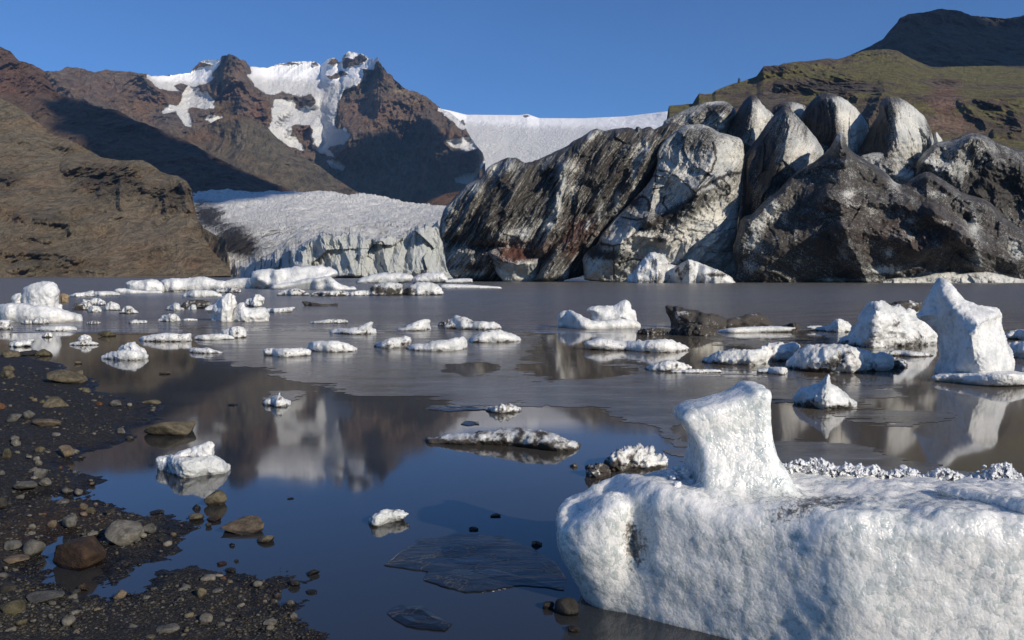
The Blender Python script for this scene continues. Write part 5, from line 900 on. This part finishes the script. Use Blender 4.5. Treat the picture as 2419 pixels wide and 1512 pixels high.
S('D', 500, 296, 322, 40, 'rust', 'rust-red pebble left of the rounded grey stone on the spit tip', 108)
S('D', 474, 285, 300, 28, 'pale', 'small pale pebble behind the rust-red one', 109, sub=2)
S('D', 765, 288, 312, 92, 'tan', 'flat slab of tan stone at the outer tip of the upper spit', 110, flatb=.7)
S('D', 830, 392, 477, 258, 'tan', 'largest tan boulder standing in the water off the spit', 111, **bo)
S('D', 655, 472, 492, 46, 'tan', 'small tan stone at the waterline left of the largest tan boulder', 112)
S('D', 610, 430, 460, 50, 'grey', 'small grey stone on the edge of the gravel behind the small tan one', 113)
S('D', 320, 524, 580, 86, 'warm', 'pinkish stone with a dark wet foot on the lower edge of the spit', 114)
S('D', 192, 528, 562, 50, 'olive', 'rounded olive cobble left of the pinkish stone', 115)
S('D', 130, 343, 380, 68, 'grey', 'grey cobble on the left of the spit', 116)
S('D', 55, 360, 400, 80, 'grey', 'broken grey stone left of the grey cobble on the spit', 117)
S('D', 220, 384, 418, 150, 'warm', 'flat warm-brown slab lying on the spit', 118, flatb=.8)
S('D', 28, 540, 585, 40, 'olive', 'upright olive pebble near the left edge', 119)
S('D', 142, 570, 585, 30, 'pale', 'pale pebble left of the pinkish stone', 120, sub=2)
S('D', 195, 638, 688, 68, 'grey', 'dark-footed grey stone on the narrow middle bar', 121)
S('D', 100, 705, 750, 120, 'grey', 'flat grey slab half buried in the narrow middle bar', 122)
S('D', 215, 690, 725, 60, 'pale', 'pale flat pebble in front of the dark-footed grey stone', 123)
S('D', 350, 740, 760, 40, 'grey', 'small grey pebble at the right part of the narrow middle bar', 124, sub=2)
S('D', 300, 798, 826, 70, 'grey', 'grey stone at the mouth of the narrow inlet', 125)
S('D', 5, 790, 850, 40, 'dark', 'dark stone cut by the left edge beside the narrow inlet', 126)
S('D', 1085, 754, 834, 112, 'tan', 'upright tan block standing in calm water below the two-piece ice chunk', 127, cuts=9, **bo)
S('D', 996, 818, 848, 42, 'dark', 'small black stone touching the upright tan block', 128, sub=2)
S('D', 985, 870, 910, 82, 'tan', 'tan stone at the outer tip of the brown gravel bar', 129)
S('D', 1082, 884, 914, 68, 'brown', 'brown stone right of the tan stone at the bar tip', 130)
S('D', 1060, 915, 938, 34, 'grey', 'small grey pebble in front of the brown stone at the bar tip', 131, sub=2)
S('D', 1222, 898, 978, 220, 'warm', 'long brown-tan boulder with a wet black rim in the calm water', 132, **bo)
S('D', 1345, 982, 1022, 88, 'tan', 'smaller tan stone right of the long brown-tan boulder', 133)
S('D', 1180, 1018, 1036, 34, 'dark', 'tiny dark pebble breaking the water below the long boulder', 134, sub=2)
S('D', 595, 919, 1036, 204, 'pale', 'big pale grey angular boulder on the brown gravel bar', 135, cuts=10, **bo)
S('D', 745, 922, 970, 80, 'grey', 'rounded grey stone just right of the big pale boulder', 136)
S('D', 467, 958, 982, 52, 'pale', 'small pale stone left of the big pale boulder', 137)
S('D', 336, 878, 938, 86, 'grey', 'cracked grey stone behind the large brown boulder', 138, cuts=10)
S('D', 150, 958, 986, 38, 'pale', 'pale pebble on the brown patch at left', 139)
S('D', 348, 1000, 1172, 264, 'brown', 'large wet brown boulder beside the little pool', 140, cuts=14, **bo)
S('D', 50, 1006, 1052, 82, 'grey', 'grey stone near the left edge above the brown boulder', 141)
S('D', 148, 1004, 1088, 104, 'grey', 'upright grey stone left of the brown boulder', 142, cuts=10)
S('D', 62, 1085, 1122, 120, 'warm', 'mottled flat stone below the upright grey one', 143)
S('D', 75, 1148, 1168, 34, 'pale', 'pale pebble below the mottled flat stone', 144, sub=2)
S('D', 415, 1226, 1268, 54, 'brown', 'glossy dark stone standing in the little pool', 145)
S('D', 602, 1258, 1312, 74, 'warm', 'warm-brown stone on the near rim of the little pool', 146)
S('D', 180, 1276, 1334, 192, 'grey', 'long flat grey stone on the black sand at lower left', 147, flatb=1.1, cuts=5, **bo)
S('D', 30, 1316, 1394, 126, 'olive', 'large rough olive boulder cut by the left edge at lower left', 148, **bo)
S('D', 20, 1228, 1275, 80, 'dark', 'dark boulder cut by the left edge above the rough olive one', 149, **bo)
S('D', 838, 1437, 1482, 124, 'grey', 'smooth flat grey stone near the bottom of the shore', 150, cuts=4)
S('D', 335, 1390, 1442, 74, 'pale', 'blocky pale stone in the near gravel', 151, cuts=9)
S('D', 375, 1462, 1496, 50, 'warm', 'three-cornered warm stone below the blocky pale one', 152)
S('D', 1040, 1382, 1434, 72, 'pale', 'pale cube-like stone in the lower gravel', 153, cuts=9)
S('D', 1055, 1182, 1216, 74, 'pale', 'pale pink stone at the far side of the near gravel beach', 154)
S('D', 1140, 1188, 1208, 26, 'rust', 'rusty pebble next to the pale pink stone', 155, sub=2)
S('D', 1018, 1248, 1292, 52, 'tan', 'tall tan pebble below the pale pink stone', 156)
S('D', 1100, 1250, 1275, 60, 'grey', 'flat grey pebble right of the tall tan pebble', 157)
S('D', 1310, 1210, 1240, 52, 'pale', 'pale stone on the right part of the near beach', 158)
S('D', 1495, 1206, 1246, 66, 'dark', 'wet black stone at the right tip of the near beach', 159)
S('D', 1593, 1154, 1186, 68, 'dark', 'black stone alone in the water off the near beach', 160)
S('D', 1585, 1258, 1278, 62, 'dark', 'low black stone in the water right of the near beach', 161)
S('D', 1125, 1114, 1133, 52, 'rust', 'orange-brown pebble in shallow water', 162)
S('D', 1205, 1100, 1114, 24, 'dark', 'tiny black pebble beside the orange-brown one', 163, sub=2)
S('D', 1170, 1145, 1172, 60, 'dark', 'dark clod at the far lip of the near beach', 164)
S('D', 1495, 1376, 1414, 44, 'pale', 'angular pale pebble at the right edge of the near beach', 165)
S('D', 1370, 1405, 1437, 72, 'pale', 'wide pale pebble below the black shadowed gravel', 166)
S('D', 1395, 1303, 1332, 44, 'grey', 'greenish grey pebble in the right part of the beach', 167)
S('D', 1225, 1325, 1350, 40, 'pale', 'whitish pebble in the middle of the beach', 168)
S('D', 930, 1480, 1512, 50, 'warm', 'brownish pebble at the bottom of the picture by the flat grey stone', 169)
S('D', 740, 1450, 1475, 44, 'pale', 'white pebble left of the flat grey stone', 170)
S('D', 795, 850, 872, 78, 'dark', 'low dark stone awash beyond the brown gravel bar', 171)
S('D', 1480, 786, 796, 36, 'dark', 'black speck of stone far out in the calm water', 172, sub=2)
S('D', 1183, 306, 316, 46, 'dark', 'dark sliver of stone near the small glassy ice pyramid', 173, sub=2)
S('D', 835, 143, 157, 54, 'tan', 'flat tan stone awash right of the spit head', 174)
S('D', 390, 89, 105, 40, 'tan', 'small tan stone in the water above the broad tan boulder', 175)
S('A', 715, 513, 550, 116, 'olive', 'olive rock just breaking the water between small floes', 176)
S('E', 80, 1148, 1188, 62, 'dark', 'small black stone left of the foreground ice', 177)
S('E', 168, 1142, 1226, 124, 'dark', 'black stone tucked under the left foot of the foreground ice', 178)
S('E', 205, 1268, 1302, 64, 'brown', 'dark brown stone under water at the foot of the foreground ice', 179)
S('E', 22, 850, 878, 56, 'dark', 'black pebble on the cracked clear plate', 180)
S('P', 1170, 1214, 1222, 26, 'dark', 'black pebble between the grey ice plate and the foreground ice', 181, sub=2)
S('P', 1118, 1245, 1254, 24, 'dark', 'black pebble at the far rim of the cracked clear plate', 182, sub=2)

# loose pebbles: a few shapes, copied
rs = np.random.RandomState(77); PEB = []
for k in range(8):
    v, f = stone_shape(2, 300 + k, 6, .10); o = mesh('pebble', v, f, M_STONE); PEB.append(o)
inland = lambda q: np.max([polysd(q, g)[0] for g in GL], 0)
c = np.stack([rs.uniform(-10, 790, 9000), rs.uniform(846, 1511, 9000)], -1); D = G(c[:, 1]); xy = W(c[:, 0], c[:, 1], D)[:, :2]; s = inland(xy); c = c[s > .01]
cols = ['grey', 'pale', 'tan', 'grey', 'warm', 'pale', 'dark', 'olive', 'rust']; pw = np.array([.24, .22, .16, .12, .1, .08, .04, .03, .01])
n = 0
for x, y in c:
    if n >= 150: break
    if rs.rand() > (.25 + .75 * sm(950, 1400, y)): continue
    w = 9 + 20 * rs.rand() ** 2.2; k = rs.randint(8)
    o = stone('P', x, y - w * rs.uniform(.42, .75), y, w, cols[rs.choice(9, p=pw)], 'small loose pebble scattered on the black gravel shore', me=PEB[k].data, name='pebble', cat='pebble', group='pebbles on the black shore', sink=.34); n += 1
for o in PEB: bpy.data.objects.remove(o)
# gravel: thousands of grains too many to count
def gravel(N=17000):
    c = np.stack([np.where(rs.rand(N * 3) < .9, rs.uniform(-15, 800, N * 3), rs.uniform(-1500, -15, N * 3)), 840 + 690 * rs.rand(N * 3) ** .8], -1); D = G(c[:, 1]); xy = W(c[:, 0], c[:, 1], D)[:, :2]; s = inland(xy)
    dn = fbm(np.concatenate([xy * 1.7, np.zeros((len(xy), 1))], 1), 3, .5, 5)
    k = (s > -.015) & (rs.rand(len(s)) < np.clip(.42 + .9 * dn, .08, 1) * (.5 + .5 * sm(1150, 1330, c[:, 1]))); xy, D, c = xy[k][:N], D[k][:N], c[k][:N]; h, _ = landh(xy); z = np.maximum(h, -.01)
    sh = [stone_shape(1, 500 + j, 4, .1)[0] for j in range(12)]; f = ICO[1][1]; pal = np.array([STC[q] for q in cols]); V, Fc, Cc = [], [], []
    size = (1.0 + 5.0 * rs.rand(len(xy)) ** 4.5) * D / F
    for i in range(len(xy)):
        v = sh[rs.randint(12)] * size[i] * [1, rs.uniform(.6, 1), rs.uniform(.4, .7)]; a = rs.uniform(0, 6.28); ca, sa = math.cos(a), math.sin(a)
        V.append(np.stack([v[:, 0] * ca - v[:, 1] * sa + xy[i, 0], v[:, 0] * sa + v[:, 1] * ca + xy[i, 1], v[:, 2] + z[i] + size[i] * .08], -1)); Fc.append(f + i * len(v)); Cc.append(np.tile(pal[rs.choice(9, p=pw)] * rs.uniform(.1, .6), (len(v), 1)))
    o = mesh('gravel', np.concatenate(V), np.concatenate(Fc), M_GRAVEL, {'col': np.concatenate(Cc)}); tag(o, 'fine gravel covering the black shore', None, None, 'stuff')
gravel()
# ------------------------------------------------------------------ the big melting ice block in the right foreground
def bigice():
    h = .0115; x0, x1, y0, y1, z0, z1 = .12, 3.0, 2.75, 5.0, -.16, 1.24
    nx, ny, nz = int((x1 - x0) / h), int((y1 - y0) / h), int((z1 - z0) / h)
    X = x0 + h * np.arange(nx); Y = y0 + h * np.arange(ny); Z = z0 + h * np.arange(nz)
    # plan outline (x, y): left lobe, crevice, recessed face, corner, bright right face
    plan = np.array([(.27, 4.28), (.23, 4.12), (.25, 3.98), (.33, 3.88), (.44, 3.83), (.52, 3.83), (.59, 3.81), (.66, 3.77), (.78, 3.70), (.95, 3.60), (1.12, 3.52), (1.22, 3.45), (1.29, 3.38), (1.38, 3.30), (1.55, 3.24), (1.9, 3.16), (2.4, 3.08), (2.9, 3.05), (2.92, 4.2), (2.6, 4.42), (1.9, 4.46), (1.3, 4.50), (.8, 4.55), (.5, 4.52), (.36, 4.42)])
    plan = chaikin(plan, 2)
    gx, gy = np.meshgrid(X, Y, indexing='ij'); q = np.stack([gx.ravel(), gy.ravel()], -1); s2 = -polysd(q, plan)[0].reshape(nx, ny)     # negative inside
    z2 = np.concatenate([q, np.zeros((len(q), 1))], 1)
    top = .655 + .05 * sm(.9, 1.5, gx) - .02 * sm(1.8, 2.6, gx) - .075 * sm(3.35, 4.35, gy) * sm(.9, 1.6, gx) - .03 * sm(3.8, 4.5, gy) + (.030 * fbm(z2 * 2.5, 4, .5, 3) + .014 * fbm(z2 * 9, 3, .5, 4) + .016 * (ridged(z2 * 13, 3, .6, 6) - .4)).reshape(nx, ny)
    top = top - .17 * np.exp(-((gx - .30) / .17) ** 2 - ((gy - 4.0) / .26) ** 2) - .05 * np.exp(-((gx - 1.45) / .25) ** 2 - ((gy - 3.6) / .3) ** 2)
    top = top - .20 * np.exp(-((gx - .42) / .30) ** 2) * sm(4.15, 4.5, gy) + .03 * np.exp(-((gx - .78) / .2) ** 2 - ((gy - 3.9) / .2) ** 2)
    f = np.empty((nx, ny, nz), np.float32)
    # undercut: the left and front-left foot draws back towards the water
    und = .17 * sm(.95, .2, gx) + .05
    for k, z in enumerate(Z):
        u = und * np.clip((.34 - z) / .42, 0, 1) ** 1.5
        a = s2 + u; b = z - top; r = .10
        aa, bb = np.maximum(a + r, 0), np.maximum(b + r, 0)
        f[:, :, k] = np.minimum(np.maximum(a, b), -r) + np.sqrt(aa * aa + bb * bb) if True else 0
    # flared neck and column (outline in the picture plane at its own distance)
    dc = 4.02; colp = pl('E', '790,560 800,480 795,420 780,370 745,320 715,280 706,255 712,232 735,208 772,188 850,168 930,150 1010,128 1060,108 1088,86 1108,74 1130,86 1162,82 1185,98 1198,128 1196,170 1200,230 1195,300 1190,360 1192,410 1205,440 1230,470 1260,520 1280,580 1100,640 850,640')
    cw = W(colp[:, 0], colp[:, 1], np.full(len(colp), dc - .14)); colp2 = chaikin(np.stack([cw[:, 0], cw[:, 2]], -1), 1)
    i0, i1 = np.searchsorted(X, colp2[:, 0].min() - .12), np.searchsorted(X, colp2[:, 0].max() + .12); k0 = np.searchsorted(Z, .45); j0, j1 = np.searchsorted(Y, dc - .42), np.searchsorted(Y, dc + .42)
    cx, cz = np.meshgrid(X[i0:i1], Z[k0:], indexing='ij'); sc = -polysd(np.stack([cx.ravel(), cz.ravel()], -1), colp2)[0].reshape(cx.shape)
    hw = .165 + .14 * sm(.95, .55, cz)
    yy = np.abs(Y[j0:j1] - dc)[None, :, None]; d1 = sc[:, None, :] + .018; d2 = yy - hw[:, None, :]; r = .045
    cc = np.minimum(np.maximum(d1, d2), -r * 0) ; a_, b_ = np.maximum(d1 + r, 0), np.maximum(d2 + r, 0); cc = np.minimum(np.maximum(d1, d2), -r) + np.sqrt(a_ * a_ + b_ * b_)
    kk = .045; A = f[i0:i1, j0:j1, k0:]; hm = np.clip(.5 + .5 * (A - cc) / kk, 0, 1); f[i0:i1, j0:j1, k0:] = A * (1 - hm) + cc * hm - kk * hm * (1 - hm)
    # crevice behind the left lobe
    crev = np.array([(.62, 3.78), (.56, 3.95), (.50, 4.12)])
    dcv = linedist(q, crev).reshape(nx, ny)
    f = f + (.05 * np.exp(-(dcv / .05) ** 2)).astype(np.float32)[:, :, None] * sm(.12, .4, Z).astype(np.float32)[None, None, :]
    # melt pits: noise only near the surface
    m = np.abs(f) < .10; I, J, K = np.nonzero(m); p = np.stack([X[I], Y[J], Z[K]], -1)
    f1, f2 = worley(p * [13, 13, 10] + .35 * np.stack([noise(p * 9, 1), noise(p * 9, 2), noise(p * 9, 3)], -1), 2)
    g1, g2 = worley(p * 30, 5)
    dn = .024 * fbm(p * 2.6, 4, .4, 7) + .006 * (f1 - .5) + .0045 * (g1 - .5) + .0035 * fbm(p * 16, 3, .6, 9)
    topq = sm(.5, .62, p[:, 2]) * 0
    f[m] += dn.astype(np.float32)
    f[:, :, 0] = np.maximum(f[:, :, 0], .01); f[0] = np.maximum(f[0], .01); f[-1] = np.maximum(f[-1], .01); f[:, -1] = np.maximum(f[:, -1], .01)
    v, fc = surface_nets(f, (x0, y0, z0), h)
    n = normals(v, fc)
    pr = v - np.array([0, 0, CAM_H]); t = pr[:, 1] * cT - pr[:, 2] * sT; ppx = CX + F * pr[:, 0] / t; ppy = CY - F * (pr[:, 1] * sT + pr[:, 2] * cT) / t
    up = np.clip(n[:, 2] * np.sign(n[:, 2].mean() + 1e-9), 0, 1)
    up = np.abs(n[:, 2]) * (v[:, 2] > .4)
    d = -.12 + blobsum(ppx, ppy, blobs('E', '510,860,90,120,.78 470,780,40,60,.35 1250,730,200,60,.52 1420,660,240,50,.52 1180,590,240,40,.42 760,640,140,24,.3 1000,640,200,40,.3 1600,640,260,40,.34 500,980,70,110,.35 620,1230,300,40,.25 1180,160,12,18,.7 1230,800,120,80,.22 400,1000,60,60,.12'))
    d = d + .10 * up
    c0 = np.array([1.6, 3.8, 0]); root = mesh('ice_block', v - c0, fc, M_BIG, {'dirt': d}); root.location = c0
    tag(root, 'huge coarse-grained block of melting ice with an upright stump on top in the right foreground', 'ice block')
    # glassy crystals standing on the back rim
    rs = np.random.RandomState(9); V, Fc, nn = [], [], 0
    def crystal_at(p_, s):
        nonlocal nn
        v0, f0 = stone_shape(2, rs.randint(1, 900), 14, .38)
        v1 = v0 * [s * rs.uniform(.5, 1.5), s * rs.uniform(.5, 1.2), s * rs.uniform(.4, 1.3)]; a = rs.uniform(0, 6.28); t = rs.uniform(-1.2, 1.2)
        R = np.array(Matrix.Rotation(a, 3, 'Z') @ Matrix.Rotation(t, 3, 'X')); v1 = v1 @ R.T + p_; V.append(v1 - c0); Fc.append(f0 + nn); nn += len(v1)
    rim = pl('E', '640,560 680,480 770,455 790,500 870,560 1230,480 1270,470 1310,455 1360,460 1420,455 1450,475 1500,490 1560,485 1620,485 1700,495 1740,520 1790,510 1860,500 1890,525 1930,530 1960,520 2010,505 2070,510 2120,540 2170,555 2200,535 2250,520 2280,480 2330,470 2365,490 2340,540 2350,575 2420,590')
    def fill(x, y, d, zb, n, spread, smin, smax):
        zt = float(W(x, y, d)[2]); c_ = W(x, y, d)
        for _ in range(n):
            u = rs.rand() ** 1.4; z = zb + (zt - zb) * u; w_ = spread * (1 - .6 * u); crystal_at(np.array([c_[0] + rs.normal() * w_, d + rs.normal() * .05, z]), rs.uniform(smin, smax) * (1.15 - .4 * u))
    for a, b_ in zip(rim[:-1], rim[1:]):
        L = np.linalg.norm(b_ - a)
        for _ in range(int(L / 5) + 1):
            x, y = a + (b_ - a) * rs.rand()
            if 1600 < x < 1860 and y < 1110: continue
            fill(x, y + 2, 4.33 if x > 1700 else 4.0, .57 if x > 1700 else .58, 2, .018, .008, .022)
    for x, y, n_ in [(1612, 1095, 46), (1590, 1112, 26), (2350, 1112, 40), (2376, 1098, 22), (2335, 1126, 20), (1880, 1092, 30), (1905, 1096, 26), (2150, 1108, 40), (2060, 1112, 24), (2225, 1112, 34), (2255, 1118, 20)]:
        fill(x, y, 4.34 if x > 1700 else 4.0, .57, n_ if x < 1700 else n_ // 2, .035, .010, .028)
    cr = mesh('ice_crystals', np.concatenate(V), np.concatenate(Fc), M_CRYSTAL, parent=root, smooth=False); cr['kind'] = 'stuff'
    # jagged glassy ridge along the back rim
    rr = rim[(rim[:, 0] > 1840)]; xs = np.arange(rr[0, 0] - 10, 2440, 3.); ty = np.interp(xs, rr[:, 0], rr[:, 1]) - 6 + 9 * fbm(np.stack([xs / 16, xs * 0, xs * 0], -1), 3, .6, 2) + 5 * facet(np.stack([xs / 11, xs * 0, xs * 0], -1), 2)
    op = np.concatenate([np.stack([xs, ty], -1), [[2440, 1170], [rr[0, 0] - 10, 1160]]])
    v, f, q, s = inflate(op, 1.6, lambda q, s: (.045 * np.sqrt(1 - (1 - np.clip(s / 16, 0, 1)) ** 2) + .03 * facet(np.concatenate([q / 13, q[:, :1] * 0], 1), 5) * sm(0, 6, s) + .012 * facet(np.concatenate([q / 5, q[:, :1] * 0], 1), 7) * sm(0, 6, s), .04 * np.clip(s / 16, 0, 1)), lambda q, off: W(q[:, 0], q[:, 1], 4.28 + off))
    mesh('ice_ridge', v - c0, f, M_CRYSTAL, parent=root, smooth=False)
    # clean slab lying on the right shoulder
    op = rough(pl('E', '1975,585 2010,576 2080,578 2200,600 2330,625 2480,640 2480,800 2400,780 2300,745 2200,715 2120,690 2050,655 2000,615'), 2, 6, 4)
    dS = 3.72
    v, f, q, s = inflate(op, 2.2, lambda q, s: ((.11 * np.sqrt(1 - (1 - np.clip(s / 45, 0, 1)) ** 2)) + .02 * fbm(np.concatenate([q / 20, q[:, :1] * 0], 1), 3) * sm(0, 10, s), .2 * np.clip(s / 40, 0, 1)), lambda q, off: W(q[:, 0], q[:, 1], dS - .42 * np.clip((q[:, 0] - 2207) / 211, 0, 1.3) + off))
    mesh('ice_slab', v - c0, f, M_BIG, {'dirt': np.full(len(v), -.3)}, root)
bigice()
# ------------------------------------------------------------------ clouds overhead whose shadows lie on the slopes
def cloud(grid, pts, alt=1500., thick=55.):
    px, py, d = GRIDS[grid]; q = []
    for x, y in pts:
        i = np.argmin((px - x) ** 2 + (py - y) ** 2); p = W(px.flat[i], py.flat[i], d.flat[i]); t = (alt - p[2]) / SUN[2]; q.append((p + SUN * t)[:2])
    q = np.array(q); c = q.mean(0); op = rough(chaikin(q, 1), 26, 40, int(abs(c[0])) % 40); st = max(np.ptp(q[:, 0]), np.ptp(q[:, 1])) / 90
    v, f, qq, s = inflate(op, st, lambda a, s: (thick * np.sqrt(1 - (1 - np.clip(s / 120, 0, 1)) ** 2),) * 2, lambda a, off: np.concatenate([a, (alt + off)[:, None]], 1))
    n = normals(v, f); v = v + n * (14 * fbm(v / 70, 4, .55, 3))[:, None]
    o = mesh('cloud', v, f, M_CLOUD); tag(o, 'fair-weather cloud drifting high overhead', None, None, 'structure')
cloud('shadowed_ridge', pl('c1', '315,385 370,372 430,395 500,400 560,445 620,440 720,470 800,520 870,540 1000,600 1100,640 1300,750 1450,820 1550,860 1640,860 1740,930 1720,1000 1400,1060 1000,1060 900,960 700,800 560,760 480,690 420,600 380,520 330,460'))
cloud('mountain_massif', pl('c2', '255,850 300,790 370,740 420,690 480,650 540,622 600,610 660,632 740,640 810,635 860,650 920,720 1000,742 1060,750 1160,745 1215,780 1250,900 1250,1050 800,1100 300,1040 250,950'))
cloud('shadowed_mountain', pl('P', '1930,160 2040,110 2100,50 2140,20 2220,8 2300,22 2330,62 2420,58 2460,20 2700,20 2700,260 1950,260'))
# ---- air
hz = mesh('haze', np.array([[x, y, z] for x in (-4000, 4000) for y in (-1600, 4600) for z in (-26, 1010)], float), np.array([[0, 1, 3, 2], [4, 6, 7, 5], [0, 4, 5, 1], [2, 3, 7, 6], [0, 2, 6, 4], [1, 5, 7, 3]]), mat_haze(HAZE), smooth=False)
tag(hz, 'thin blue haze of distance', None, None, 'stuff')
# ------------------------------------------------------------------ light, sky, camera
sc = bpy.context.scene
wd = bpy.data.worlds.new('World'); sc.world = wd; wd.use_nodes = True; nt = wd.node_tree; nt.nodes.clear()
sk = nt.nodes.new('ShaderNodeTexSky'); sk.sky_type = 'NISHITA'; sk.sun_disc = False; sk.sun_elevation = SUN_EL; sk.sun_rotation = math.atan2(SUN[0], SUN[1]); sk.altitude = 100; sk.air_density = AIR; sk.dust_density = DUST; sk.ozone_density = OZONE
bg = nt.nodes.new('ShaderNodeBackground'); bg.inputs[1].default_value = SKY_STRENGTH; ow = nt.nodes.new('ShaderNodeOutputWorld'); nt.links.new(sk.outputs[0], bg.inputs[0]); nt.links.new(bg.outputs[0], ow.inputs[0])
sl = bpy.data.lights.new('sun', 'SUN'); sl.energy = SUN_STRENGTH; sl.angle = math.radians(.5); sl.color = (1, .90, .76); so = bpy.data.objects.new('sun', sl); COL.objects.link(so)
so.rotation_euler = Vector(tuple(SUN)).to_track_quat('Z', 'Y').to_euler(); so.location = (0, 0, 300)
cam = bpy.data.cameras.new('camera'); cam.sensor_width = 36; cam.lens = 36 * F / 2418; cam.clip_start = .05; cam.clip_end = 20000
co = bpy.data.objects.new('camera', cam); COL.objects.link(co); co.location = (0, 0, CAM_H); co.rotation_euler = (math.pi / 2 - TH, 0, 0); sc.camera = co
sc.view_settings.view_transform = 'Standard'; sc.view_settings.look = 'None'; sc.view_settings.exposure = EXPOSURE; sc.view_settings.gamma = 1
cy = sc.cycles; cy.max_bounces = 6; cy.diffuse_bounces = 2; cy.glossy_bounces = 3; cy.transmission_bounces = 4; cy.volume_bounces = 0; cy.caustics_reflective = False; cy.caustics_refractive = False; cy.use_denoising = True
print('script seconds', round(time.time() - T_START, 1))
